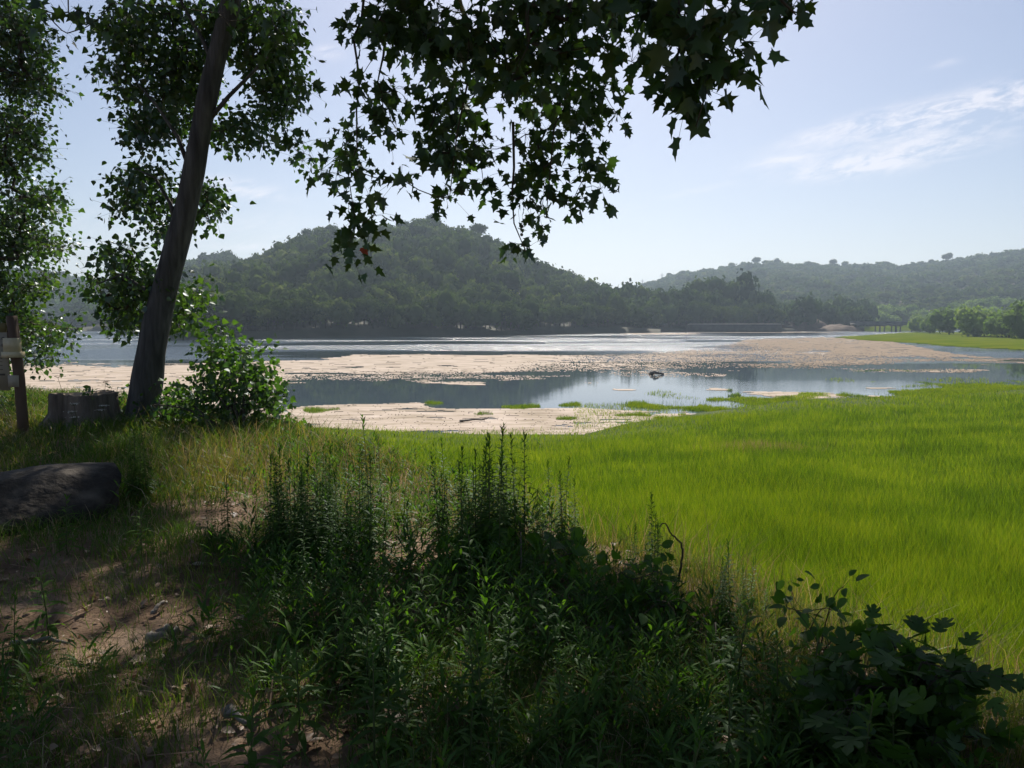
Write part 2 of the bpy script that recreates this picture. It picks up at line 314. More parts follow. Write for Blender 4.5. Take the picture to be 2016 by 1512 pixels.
# ------------------------------------------------------------------ lake water
def make_water():
    m, N, K = newmat('lake_water')
    g = N.new('ShaderNodeNewGeometry'); p = N.new('ShaderNodeBsdfPrincipled')
    p.inputs['Base Color'].default_value = (.045, .068, .088, 1); p.inputs['Roughness'].default_value = .05; p.inputs['IOR'].default_value = 1.33
    mp = N.new('ShaderNodeMapping'); mp.inputs['Scale'].default_value = (.8, 1.3, 1); K.new(g.outputs['Position'], mp.inputs['Vector'])
    a = N.new('ShaderNodeTexNoise'); a.inputs['Scale'].default_value = 2.6; a.inputs['Detail'].default_value = 4; a.inputs['Roughness'].default_value = .6; K.new(mp.outputs[0], a.inputs['Vector'])
    w = N.new('ShaderNodeTexNoise'); w.inputs['Scale'].default_value = .035; w.inputs['Detail'].default_value = 3; mp2 = N.new('ShaderNodeMapping'); mp2.inputs['Scale'].default_value = (.5, 1.6, 1)
    K.new(g.outputs['Position'], mp2.inputs['Vector']); K.new(mp2.outputs[0], w.inputs['Vector'])
    sp = N.new('ShaderNodeSeparateXYZ'); K.new(g.outputs['Position'], sp.inputs[0])
    far = N.new('ShaderNodeMapRange'); K.new(sp.outputs[1], far.inputs[0]); far.inputs[1].default_value = 75; far.inputs[2].default_value = 120; far.inputs[3].default_value = 0.012; far.inputs[4].default_value = 1.0
    mr = N.new('ShaderNodeMapRange'); K.new(w.outputs[0], mr.inputs[0]); mr.inputs[1].default_value = .42; mr.inputs[2].default_value = .6; mr.inputs[3].default_value = .08; mr.inputs[4].default_value = 1
    ml = N.new('ShaderNodeMath'); ml.operation = 'MULTIPLY'; K.new(far.outputs[0], ml.inputs[0]); K.new(mr.outputs[0], ml.inputs[1])
    ro = N.new('ShaderNodeMapRange'); K.new(ml.outputs[0], ro.inputs[0]); ro.inputs[3].default_value = .03; ro.inputs[4].default_value = .28; K.new(ro.outputs[0], p.inputs['Roughness'])
    b = N.new('ShaderNodeBump'); b.inputs['Distance'].default_value = .4; K.new(ml.outputs[0], b.inputs['Strength']); K.new(a.outputs[0], b.inputs['Height'])
    K.new(b.outputs[0], p.inputs['Normal']); o = N.new('ShaderNodeOutputMaterial'); K.new(p.outputs[0], o.inputs[0])
    V = [(-2500, 20, WZ), (2500, 20, WZ), (2500, 4000, WZ), (-2500, 4000, WZ)]
    tag(link('water', mesh_np('water', V, [(0, 1, 2, 3)], (m,))), 'blue grey lake water with ripples beyond the algae', kind='structure')
make_water()

# ------------------------------------------------------------------ floating algae mats
def make_algae():
    pys = np.concatenate((np.arange(652, 700, .45), np.arange(700, 790, .7), np.arange(790, 872, .9)))
    pxs = np.arange(-160, 2200, 2.0)
    PY, PX = np.meshgrid(pys, pxs, indexing='ij')
    X, Y = Gn(PX, PY, WZ + .012)
    cx = (PX[:-1, :-1] + PX[1:, 1:]) / 2; cy = (PY[:-1, :-1] + PY[1:, 1:]) / 2
    x, y = Gn(cx, cy, WZ)
    T1 = np.interp(cx, [-200, 40, 260, 430, 530, 640, 700, 760, 1000, 1090, 1160, 1230, 1300, 1400, 1500, 1620, 1700, 1760, 1830, 1900, 2016, 2200],
                   [722, 719, 716, 712, 709, 708, 700, 697.5, 696.5, 697, 698, 695, 690, 678, 668, 664.5, 667, 674, 687, 697, 706, 712])
    B1 = np.interp(cx, [-200, 500, 560, 640, 726, 860, 976, 1115, 1216, 1300, 1414, 1613, 1732, 1811, 1900, 1970, 2016, 2200],
                   [900, 900, 782, 771, 769, 765, 764, 768, 760, 747, 741, 739, 734, 729, 721, 716, 706, 700])
    T2 = np.interp(cx, [0, 480, 560, 640, 700, 820, 850, 900, 1000, 1100, 1160, 1300, 1480, 1560], [880, 830, 801, 795, 790, 791, 797, 803, 801, 803, 804, 809, 813, 870])
    mead = y < Rs(cx, x, y) + 1.5
    n1 = fbm(x * .06, y * .09, 5); n2 = fbm(x * .26 + 40, y * .38, 4); n3 = fbm(x * .022 + 11, y * .022 + 3, 3)
    n4 = fbm(x * .06 + 80, y * .10 + 31, 5)
    scale = np.clip((cy - 632) / 90, .3, 1.6)
    f1 = np.minimum((cy - T1) / (3.0 * scale), (B1 - cy) / (17 * scale))
    f2 = (cy - T2) / (3.5 * scale)
    edge = 5.0 * n1 + 3.0 * n2
    sol = np.minimum(f1, 4) + edge * 1.15
    def ell(a, b, ra, rb, amp): return amp * np.exp(-((cx - a) / ra) ** 2 - ((cy - b) / rb) ** 2)
    holes = (ell(1060, 722, 90, 5, 2.6) + ell(1060, 735, 120, 4, 3.8) + ell(1000, 712, 60, 2, 3.4) + ell(1180, 707, 60, 4, 2.5) + ell(620, 735, 60, 1.8, 6) + ell(700, 760, 90, 8, 3)
             + ell(110, 749, 62, 3.2, 9) + ell(1250, 688, 130, 6, 4.5) + ell(1400, 684, 110, 5, 4.5) + ell(1440, 699, 80, 3.0, 5.5) + ell(1500, 713, 60, 2, 6) + ell(1620, 692, 45, 1.3, 7)
             + ell(1320, 676, 120, 5, 3) + ell(1180, 752, 90, 8, 3) + ell(1800, 704, 90, 2.5, 4) + ell(1850, 714, 90, 3, 4) + ell(1440, 730, 80, 4, 4) + ell(1560, 729, 100, 3, 4) + ell(1760, 722, 140, 4, 4) + ell(1780, 742, 200, 6, 5)
             + ell(640, 752, 60, 3, 4) + ell(590, 757, 30, 5, 4)) * (1.0 + 1.6 * n4)
    sol = sol - holes * (.75 + 3.2 * n2 + 1.4 * n1)
    # the wind-broken parts: thin mats, drawn as speckle
    sparse = np.clip(ell(800, 742, 230, 14, 1) + ell(1180, 736, 130, 22, 1.0) + ell(1300, 725, 240, 26, .9) + ell(620, 748, 60, 10, .8) + ell(1350, 690, 240, 24, .85) + ell(1650, 700, 260, 22, .33) + ell(1700, 736, 240, 14, .8) + ell(1850, 715, 200, 15, .6), 0, .85)
    rnd = rng.random(cx.shape); crk = fbm(x * .33 + 7, y * 1.1 + 3, 4); crk2 = fbm(x * 1.0, y * 2.6, 3)
    blot = (fbm(x * 2.1, y * 1.1, 3) + .5)
    keep1 = (sol > 0) & (blot * .6 + rnd * .55 > sparse * .72 * (1.25 - np.clip(sol / 6, 0, .6))) & (crk > -.225) & (crk2 > -.30)
    hole2 = ell(935, 824, 50, 1.2, 6) + ell(800, 805, 26, 1.0, 6) + ell(1130, 830, 90, 3, 3.5) * (n2 + .5) * 1.4 + ell(1210, 826, 70, 2, 4) * (n1 + .5) * 2 + ell(1000, 838, 60, 2, 3) * (n2 + .5)
    keep2 = (np.minimum(f2, 4) + edge * .9 - hole2 > 0) & (cx < 1560) & (cx > 480) & (rnd > .02) & (crk > -.20) & (crk2 > -.29)
    patch = (np.exp(-((cx - 1300) / 90) ** 2 - ((cy - 657) / 1.6) ** 2) + np.exp(-((cx - 1500) / 160) ** 2 - ((cy - 654.2) / .9) ** 2) > .45)
    keep = (keep1 | keep2 | patch) & (y > Rs(cx) - 6)
    r, c = X.shape; ii = np.arange(r - 1)[:, None] * c + np.arange(c - 1)[None]
    q = np.stack((ii, ii + 1, ii + c + 1, ii + c), -1)[keep]
    V = np.stack((X, Y, np.full(X.shape, WZ + .012)), -1).reshape(-1, 3)
    used = np.unique(q); mp = np.zeros(len(V), int); mp[used] = np.arange(len(used))
    brown = np.clip((PX - 1180) / 300, 0, 1) * np.clip((742 - PY) / 20, 0, 1)
    me = mesh_np('algae_mat', V[used], mp[q])
    at = me.attributes.new('age', 'FLOAT', 'POINT'); at.data.foreach_set('value', brown.ravel()[used].astype(np.float32))
    m, N, K = newmat('dried_algae')
    g = N.new('ShaderNodeNewGeometry'); mpn = N.new('ShaderNodeMapping'); mpn.inputs['Scale'].default_value = (.35, 1, 1); K.new(g.outputs['Position'], mpn.inputs['Vector'])
    nz = N.new('ShaderNodeTexNoise'); nz.inputs['Scale'].default_value = 1.1; nz.inputs['Detail'].default_value = 9; nz.inputs['Roughness'].default_value = .65; K.new(mpn.outputs[0], nz.inputs['Vector'])
    c1 = ramp(N, K, nz.outputs[0], [(.3, (.20, .16, .11)), (.42, (.36, .295, .225)), (.56, (.49, .405, .335)), (.7, (.58, .50, .43))])
    c2 = ramp(N, K, nz.outputs[0], [(.3, (.13, .10, .07)), (.5, (.24, .185, .135)), (.7, (.33, .26, .19))])
    ac = N.new('ShaderNodeAttribute'); ac.attribute_name = 'age'; mx = N.new('ShaderNodeMix'); mx.data_type = 'RGBA'
    K.new(ac.outputs['Fac'], mx.inputs[0]); K.new(c1, mx.inputs[6]); K.new(c2, mx.inputs[7])
    p = N.new('ShaderNodeBsdfPrincipled'); p.inputs['Roughness'].default_value = .9; p.inputs['Specular IOR Level'].default_value = .08; K.new(mx.outputs[2], p.inputs['Base Color'])
    n2_ = N.new('ShaderNodeTexNoise'); n2_.inputs['Scale'].default_value = 7; n2_.inputs['Detail'].default_value = 5; K.new(mpn.outputs[0], n2_.inputs['Vector'])
    b = N.new('ShaderNodeBump'); b.inputs['Strength'].default_value = .6; b.inputs['Distance'].default_value = .04; K.new(n2_.outputs[0], b.inputs['Height']); K.new(b.outputs[0], p.inputs['Normal'])
    o = N.new('ShaderNodeOutputMaterial'); K.new(p.outputs[0], o.inputs[0]); me.materials.append(m)
    tag(link('algae_mat', me), 'pale pinkish mats of dried algae floating on the shallow water', 'algae', kind='stuff')
make_algae()

# ------------------------------------------------------------------ hills
def icos(sub=1):
    import bmesh
    bm = bmesh.new(); bmesh.ops.create_icosphere(bm, subdivisions=sub, radius=1)
    V = np.array([v.co[:] for v in bm.verts]); T = np.array([[v.index for v in f.verts] for f in bm.faces]); bm.free(); return V, T
ICO1, ICO2, ICO3 = icos(1), icos(2), icos(4)
def crown_tmpl(seed, lobes, ntri, tri, flat=1.0, squash=.8, core=.8):
    """crown about 2 units wide: lumpy cores wrapped in many small leafy faces"""
    r = np.random.default_rng(seed); Vs, Ts, n = [], [], 0
    for k in range(lobes):
        a = r.random() * 2 * PI; rad = (0 if k == 0 else .55 * r.random() ** .5 + .1)
        c = np.array((rad * math.cos(a), rad * math.sin(a), (r.random() - .35) * .75 * squash)); R = (.75 if k == 0 else .28 + .3 * r.random())
        v, t = ICO1; vv = v * R * core * (1 + .25 * (r.random((len(v), 1)) - .5)) * (1, 1, squash) + c
        Vs.append(vv); Ts.append(t + n); n += len(vv)
        m = int(ntri * (R ** 2) / (lobes * .2 + .4)); d = norm(r.normal(size=(m, 3))); p = d * R * (.8 + .32 * r.random((m, 1))) * (1, 1, squash) + c
        nn = norm(d + .45 * r.normal(size=(m, 3))); tt = norm(np.cross(nn, r.normal(size=(m, 3)))); bb = np.cross(nn, tt); s = tri * (.6 + .8 * r.random((m, 1)))
        q = np.stack((p - tt * s, p + bb * s * .8, p + tt * s, p - bb * s * .8), 1).reshape(-1, 3)
        ix = np.arange(m)[:, None] * 4 + n; Vs.append(q); Ts.append(np.hstack((ix, ix + 1, ix + 2))); Ts.append(np.hstack((ix, ix + 2, ix + 3))); n += len(q)
    V = np.vstack(Vs); V[:, 2] *= flat
    return V, np.vstack(Ts)
def polyl(pts): a = np.array(pts, float); return lambda x: np.interp(x, a[:, 0], a[:, 1])
soil_hill = surf('hill_soil', [(.025, .03, .014), (.05, .05, .028), (.09, .075, .05)], scale=.08, coords='World', bump=0)
grass_shore = surf('shore_grass', [(.05, .075, .02), (.08, .11, .02), (.13, .11, .06)], scale=.15, coords='World', bump=0)
def hill(name, sky, base, ridge, p0, p1, treeh, label, rough=4.0, prof=1.25, back=1.6, bank=1.2):
    """one hill: its skyline is the ridge seen from the bank; returns z(px, t), y(px, t)"""
    skyf, basef, ridgef = polyl(sky), polyl(base), polyl(ridge)
    def hgt(px, t):
        px = np.asarray(px, float); t = np.asarray(t, float)
        B, R = basef(px), ridgef(px); y = B + (R - B) * t
        top = CAMZ + (632 - skyf(px)) / F * R - treeh
        tt = np.clip(t, 0, 1); h = np.where(t <= 1, (1 - (1 - tt) ** prof), 1 - ((t - 1) / (back - 1)) ** 2 * .8)
        z = WZ + .1 + bank * np.clip(t * 30, 0, 1) + np.maximum(top - WZ - 1, .5) * h
        x = (px - 1008) / F * y
        z = z + rough * fbm(x * .03, y * .03, 4) * np.clip(4 * t, 0, 1) * np.clip(1.15 - tt, 0.15, 1)
        return x, y, z
    pp = np.linspace(p0, p1, 150); tt = np.concatenate(([-.03, 0, .01, .03], np.linspace(.06, back, 60)))
    P, T = np.meshgrid(pp, tt); X, Y, Z = hgt(P, T); Z[0] = WZ - 1
    r, c = X.shape; i = np.arange(r - 1)[:, None] * c + np.arange(c - 1)[None]
    q = np.stack((i, i + 1, i + c + 1, i + c), -1).reshape(-1, 4)
    tag(link('hill', mesh_np('hill', np.stack((X, Y, Z), -1).reshape(-1, 3), q, (soil_hill,), smooth=True)), label, kind='structure')
    return hgt, basef, ridgef, p0, p1
hills = {
 'far_left': hill('hill', [(-700, 480), (-100, 520), (0, 540), (100, 556), (200, 568), (300, 580), (420, 600), (600, 625)], [(-700, 420), (600, 420)], [(-700, 700), (600, 700)], -600, 600, 4, 'faint blue hill across the open lake at far left'),
 'behind': hill('hill', [(150, 600), (300, 566), (372, 530), (400, 514), (430, 504), (460, 508), (500, 524), (600, 545), (800, 560)], [(150, 330), (800, 330)], [(150, 520), (800, 520)], 150, 800, 5, 'small rounded hill behind the left shoulder of the near hill'),
 'far_right': hill('hill', [(1000, 600), (1200, 580), (1240, 570), (1270, 560), (1330, 541), (1400, 530), (1480, 521), (1520, 519), (1600, 523), (1650, 524), (1720, 521), (1760, 526), (1830, 519), (1900, 510), (1960, 502), (2016, 492), (2500, 440)], [(1000, 400), (1700, 400), (2500, 380)], [(1000, 900), (1500, 880), (2500, 760)], 1000, 2500, 4, 'long blue green hill filling the right of the skyline', rough=14, prof=1.0),
 'peak': hill('hill', [(250, 620), (330, 575), (372, 545), (440, 528), (480, 512), (527, 501), (593, 474), (643, 454), (720, 457), (777, 452), (830, 442), (889, 448), (943, 464), (977, 481), (1010, 488), (1068, 528), (1110, 540), (1152, 556), (1172, 564), (1250, 600), (1300, 632)], [(250, 230), (400, 215), (700, 222), (1000, 236), (1180, 262), (1300, 280)], [(250, 400), (640, 400), (900, 370), (1300, 400)], 250, 1300, 9.2, 'rounded wooded hill rising from the far shore, highest in the middle', rough=9, prof=1.5),
 'shoulder': hill('hill', [(330, 606), (402, 578), (480, 552), (547, 530), (620, 506), (700, 492), (760, 500), (850, 530), (950, 570), (1050, 610)], [(330, 172), (400, 174), (560, 190), (700, 202), (1000, 224), (1050, 230)], [(330, 235), (700, 300), (1050, 290)], 330, 1050, 6.5, 'green lower shoulder of the near hill above the shore', rough=5, prof=1.4),
 'point': hill('hill', [(1090, 600), (1160, 572), (1194, 566), (1245, 574), (1300, 578), (1330, 570), (1364, 560), (1415, 552), (1440, 548), (1480, 560), (1505, 575), (1530, 600), (1600, 602), (1640, 600), (1668, 616), (1700, 640)], [(1090, 262), (1180, 280), (1350, 300), (1700, 330)], [(1090, 330), (1400, 350), (1700, 380)], 1090, 1700, 10, 'low wooded point to the right of the near hill', rough=3, prof=1.1),
}
# small crowns merged as the wooded mass of each hill, the ones along shore and skyline are trees of their own
def wood(key, n, size, tmpls, mat, label, tmin=.02, tmax=1.08, wide=(.7, 1.5), tall=1.0, sink=.1):
    hgt, bf, rf, p0, p1 = hills[key]; Vs, Ts, c = [], [], 0; tones = []
    px = p0 + (p1 - p0) * rng.random(n); t = tmin + (tmax - tmin) * rng.random(n) ** .8
    x, y, z = hgt(px, t)
    s = size * (wide[0] + (wide[1] - wide[0]) * rng.random(n) ** 2) * (.75 + .6 * vnoise(x * .08 + 50, y * .08))
    ok = (632 - (z - CAMZ) / y * F * 0 > 0); a = rng.random(n) * 2 * PI; kk = rng.integers(0, len(tmpls), n)
    for k, (tv, tt) in enumerate(tmpls):
        i = np.where(kk == k)[0]
        if not len(i): continue
        ca, sa = np.cos(a[i]), np.sin(a[i]); v = tv[None] * s[i][:, None, None]
        xx = v[..., 0] * ca[:, None] - v[..., 1] * sa[:, None] + x[i][:, None]; yy = v[..., 0] * sa[:, None] + v[..., 1] * ca[:, None] + y[i][:, None]
        zz = v[..., 2] * tall * (.85 + .5 * rng.random(len(i)))[:, None] + (z[i] + s[i] * tall * .75)[:, None]
        Vs.append(np.stack((xx, yy, zz), -1).reshape(-1, 3)); Ts.append((tt[None] + (np.arange(len(i)) * len(tv))[:, None, None] + c).reshape(-1, 3)); c += len(i) * len(tv)
        tones.append(np.repeat(rng.random(len(i)), len(tv)))
    me = mesh_np('woodland', np.vstack(Vs), np.vstack(Ts), (mat,)); at = me.attributes.new('tone', 'FLOAT', 'POINT'); at.data.foreach_set('value', np.concatenate(tones).astype(np.float32))
    tag(link('woodland', me), label, 'woodland', kind='stuff')
tm_mid = [crown_tmpl(i, 6, 130, .12) for i in range(7)]
tm_far = [crown_tmpl(20 + i, 2, 26, .26, squash=.7) for i in range(5)]
wood('peak', 1500, 3.7, tm_mid, M_forest[0], 'dense wood covering the rounded near hill', tall=1.15)
wood('shoulder', 800, 3.1, tm_mid, M_forest[0], 'lighter green wood on the left shoulder of the near hill', tall=1.2)
wood('point', 480, 3.9, tm_mid, M_forest[1], 'dark wood on the low point right of the near hill', tall=1.35)
wood('behind', 1500, 4.2, tm_far, M_forest[1], 'blue green wood on the small hill behind')
wood('far_left', 2600, 6.0, tm_far, M_forest[1], 'hazy wood on the far left shore')
wood('far_right', 9500, 3.8, tm_far, M_forest[2], 'scrub and pines covering the long hill on the right', tall=.8)

# ---- trees that can be told apart: shore trees, skyline pines, waterside willows
def tree_protos(tag_, n, lobes, ntri, tri, squash, mat, trunk_h, cw, ch, lift=.62):
    out = []
    for k in range(n):
        V, T = crown_tmpl(100 + k + 13 * lobes, lobes, ntri, tri, squash=squash); V = V * (cw, cw, ch) + (0, 0, trunk_h + ch * lift)
        cm = mesh_np(tag_ + '_crown', V, T, (mat,))
        b = Buf(); lean = (rng.random(2) - .5) * .8
        b.tube([(0, 0, -1.2), (lean[0] * .4, lean[1] * .4, trunk_h * .6), (lean[0], lean[1], trunk_h + ch * .7)], [.19, .15, .07], 6)
        for q in range(4):
            a = rng.random() * 2 * PI; b.tube([(lean[0] * .6, lean[1] * .6, trunk_h * .8), (math.cos(a) * cw * .5, math.sin(a) * cw * .5, trunk_h + ch * .7)], [.09, .03], 4)
        out.append((cm, b.mesh(tag_ + '_trunk', M_twig)))
    return out
def plant_tree(name, proto, loc, s, rz, label, cat, group):
    r = root(name, loc, label, cat, group, rz); r.scale = (s, s, s * (.9 + .25 * rng.random()))
    link('crown', proto[0], r); link('trunk', proto[1], r); return r
P_oak = tree_protos('oak', 6, 7, 700, .085, .8, M_tree[0], 1.4, 3.0, 2.7)
P_pine = tree_protos('pine', 5, 7, 600, .085, .7, M_tree[1], 3.0, 2.1, 2.0)
P_willow = tree_protos('willow', 6, 11, 900, .075, .95, M_tree[3], .5, 4.0, 4.0, .42)
def hill_trees(key, pxs, ts, protos, name, s0, label, cat, group, sink=0.0):
    hgt = hills[key][0]
    for px, t in zip(pxs, ts):
        x, y, z = [float(v) for v in hgt(px, t)]
        plant_tree(name, protos[rng.integers(len(protos))], (x, y, z - sink), s0 * (.75 + .5 * rng.random()), rng.random() * 6.28, label, cat, group)
hill_trees('shoulder', np.arange(385, 1040, 9.5) + rng.normal(0, 3, 69), .035 + .05 * rng.random(69), P_oak, 'shore_tree', 1.15,
           'leafy dark green tree in the front row at the foot of the near hill', 'tree', 'trees along the foot of the near hill')
hill_trees('peak', np.arange(1035, 1200, 9.5), .03 + .04 * rng.random(18), P_oak, 'shore_tree', 1.2,
           'dark tree on the shore under the right end of the near hill', 'tree', 'shore trees under the right end of the near hill')
hill_trees('point', np.arange(1170, 1535, 8.5), .04 + .12 * rng.random(43), P_oak, 'shore_tree', 1.35,
           'tall dark tree on the water edge of the wooded point', 'tree', 'trees on the edge of the wooded point')
hill_trees('point', np.arange(1545, 1690, 13.0), .10 + .1 * rng.random(12), P_pine, 'pine_tree', .85,
           'pine above the red earth bank left of the bridge', 'pine tree', 'pines above the red bank')
for px, s, lab in [(455, .8, 'small pine low on the left skyline of the near hill'), (547, .9, 'pine breaking the left skyline just before the slope steepens'), (566, 1.0, 'dense pine beside the gap in the left skyline'),
                   (612, 1.15, 'broad flat pine on the upper left skyline'), (638, 1.2, 'wide crowned pine at the left end of the summit'), (665, 1.0, 'pine on the summit just left of the hanging branch'), (752, .8, 'small pine seen right of the lowest hanging leaves'),
                   (797, 1.3, 'big umbrella pine standing on the summit'), (856, 1.25, 'open crowned umbrella pine right of the summit pine'), (882, .8, 'small pine on the right shoulder of the summit'), (945, 1.5, 'tall pine standing clear of the right skyline'),
                   (975, 1.0, 'pine just below the tall clear standing pine'), (1008, 1.0, 'pine low on the right skyline near the dangling twig'), (1100, .9, 'small pine near the bottom of the right skyline'), (1160, .9, 'last pine where the near hill meets the point')]:
    x, y, z = [float(v) for v in hills['peak'][0](px, .97)]
    plant_tree('pine_tree', P_pine[rng.integers(5)], (x, y, z + 1.0), s * 1.45, rng.random() * 6, lab, 'pine tree', 'pines on the skyline of the near hill')
for px, s, lab in [(1485, 1.7, 'wide pine on the top of the long far hill'), (1635, 1.4, 'first of two small trees on the far ridge'), (1658, 1.3, 'second of two small trees on the far ridge'), (1858, 1.8, 'round tree alone on the right part of the far ridge'),
                   (1586, 1.2, 'tiny tree on the middle of the far ridge'), (1436, 1.2, 'small bushy tree on the left part of the far ridge'), (1825, 1.1, 'tiny tree left of the lone round one on the far ridge')]:
    x, y, z = [float(v) for v in hills['far_right'][0](px, .99)]
    plant_tree('ridge_tree', P_oak[rng.integers(6)], (x, y, z + 1.2), s * 1.15, rng.random() * 6, lab, 'tree', 'trees on the ridge of the far hill')

# ---- green spit with willows on the right, red bank, bridge
def flat_land(name, pts, z, mat, label, kind='structure', jitter=.6):
    P = []
    n = len(pts)
    for i in range(n):
        a = np.array(G(*pts[i], WZ)[:2]); b = np.array(G(*pts[(i + 1) % n], WZ)[:2]); m = 14
        for k in range(m): P.append(a + (b - a) * k / m + rng.normal(0, jitter, 2) * (0 < k))
    P = np.array(P); c = P.mean(0); n = len(P)
    V = np.vstack((np.c_[P, np.full(n, WZ - .5)], np.c_[c + (P - c) * .985, np.full(n, z)], [[c[0], c[1], z]]))
    j = np.arange(n); k = (j + 1) % n
    me = bpy.data.meshes.new(name); me.from_pydata(V[:2 * n].tolist(), [], [(int(a), int(b), int(n + b), int(n + a)) for a, b in zip(j, k)] + [tuple(int(n + a) for a in j)]); me.materials.append(mat)
    return tag(link(name, me), label, kind=kind)
M_spit = surf('spit_turf', [(.045, .085, .006), (.10, .14, .010), (.17, .16, .02)], scale=.35, coords='World', bump=.8, bscale=2, bdist=.4, stretch=(.4, 1.0, 1), spec=0, rough=1)
flat_land('grass_spit', [(1640, 664.5), (1780, 655), (2300, 652), (2300, 692), (2016, 690), (1880, 683), (1800, 676), (1700, 670)], WZ + .10, M_spit, 'green grassy spit reaching in from the right')
M_red_earth = surf('red_earth', [(.055, .038, .025), (.11, .07, .048), (.18, .125, .085)], scale=.25, coords='World', bump=.6, bscale=1.5, bdist=.5)
def mound(name, px, py, d, w, h, dep, mat, label):
    n, mm = 40, 14; th = np.linspace(0, 2 * PI, n, endpoint=False); rr = np.linspace(0, 1, mm)
    c = W(px, py, d); V = []
    for r in rr:
        for t in th:
            x = r * math.cos(t) * w; y = r * math.sin(t) * dep; z = h * (1 - r ** 2.2) * (.75 + .7 * float(vnoise(x * .4 + c[0], y * .4)))
            V.append((c[0] + x, d + y, WZ - .1 + z))
    T = [(a * n + b, a * n + (b + 1) % n, (a + 1) * n + (b + 1) % n, (a + 1) * n + b) for a in range(mm - 1) for b in range(n)]
    return tag(link(name, mesh_np(name, V, T, (mat,), smooth=True)), label, kind='structure')
mound('red_bank', 1580, 650, 325, 14, 4.5, 7, M_red_earth, 'bare red earth bank left of the bridge')
mound('red_bank', 1650, 652, 318, 10, 2.4, 6, M_red_earth, 'lower stony end of the red bank beside the bridge')
mound('green_bank', 1760, 652, 345, 26, 2.0, 12, M_spit, 'green slope under and behind the bridge')
M_path = surf('pale_path', [(.36, .31, .26), (.50, .45, .38)], scale=.5, coords='World', bump=0)
def strip(name, pts, d, zc, wid, mat, label):
    b = Buf(); P = [W(px, py, dd) for (px, py), dd in zip(pts, d)]
    b.tube(P, wid, 4); o = b.part(name, mat); return tag(o, label, kind='structure')
def embankment():
    M_w = surf('dark_masonry', [(.05, .05, .045), (.10, .095, .085)], scale=.6, coords='World', bump=0); x0 = W(1362, 640, 290)[0]; x1 = W(1534, 640, 296)[0]; z1 = CAMZ - 6.5 / F * 292
    r = root('embankment', (float(x0 + x1) / 2, 294, WZ), 'dark embankment topped by a pale line along the wooded point', 'embankment'); hw = float(x1 - x0) / 2
    b = Buf(); b.box((0, 2, (z1 - WZ) / 2 - .5), (hw, 3, (z1 - WZ) / 2 + .5)); b.part('wall', M_w, r, off=(0, 0, 0)); b = Buf(); b.box((0, 2, z1 - WZ + .14), (hw - .4, 2.9, .13)); b.part('coping', M_path, r, off=(0, 0, 0))
embankment()
for px, py, s, lab in [(1830, 655, 0.62, 'small open willow leaning over the end of the spit'), (1805, 653, 0.7, 'pale willow first on the spit beside the bridge'), (1868, 657, 1.0, 'large dark green round tree between the willows'), (1918, 661, .95, 'pale dome shaped willow left of the frame edge group'),
                       (1950, 660, .8, 'smaller willow squeezed between two domes'), (1985, 663, 1.0, 'tall dense willow near the right edge'), (2025, 665, 1.1, 'willow cut by the right edge of the view'), (1905, 645, 1.0, 'paler tree behind the dome willows'), (1975, 640, 1.2, 'yellow green tree behind at the right edge'), (2060, 655, 1.2, 'last willow beyond the right edge of the view')]:
    g = G(px, py, WZ + .3)
    plant_tree('willow_tree', P_willow[rng.integers(6)], (g[0], g[1], WZ + .3), s * 1.42, rng.random() * 6, lab, 'willow tree', 'willows on the spit')
hill_trees('far_right', np.arange(1700, 2130, 9.0), .0 + .10 * rng.random(48), P_willow, 'riverside_tree', 1.3, 'pale riverside tree on the flat ground at the foot of the far hill', 'tree', 'trees at the foot of the far hill')
def bridge():
    c = W(1745, 640, 318); r = root('road_bridge', (float(c[0]), 318, WZ), 'low dark road bridge on paired piers beyond the spit', 'bridge')
    M_con = surf('bridge_concrete', [(.10, .10, .10), (.17, .17, .16)], scale=.5, bump=0)
    z0 = CAMZ - (636.5 - 632) / F * 318
    def bx(nm, c_, h_):
        b = Buf(); b.box(c_, h_); b.part(nm, M_con, r, off=(0, 0, 0))
    zt = z0 - WZ; half_w = 13.5
    bx('deck', (0, 0, zt - .35), (half_w, 3.2, .45)); bx('parapet', (0, -3.3, zt + .45), (half_w, .1, .34)); bx('parapet', (0, 3.3, zt + .45), (half_w, .1, .34))
    for x in (-3.5, -1.7, 3.2, 4.8, 11.5):
        for y in (-2, 2):
            b = Buf(); b.tube([(x, y, -1), (x, y, zt - .82)], .28, 10); b.part('pier', M_con, r, off=(0, 0, 0))
    for x in (-2.6, 4.0): bx('pier_cap', (x, 0, zt - .99), (1.5, 2.6, .18))
bridge()
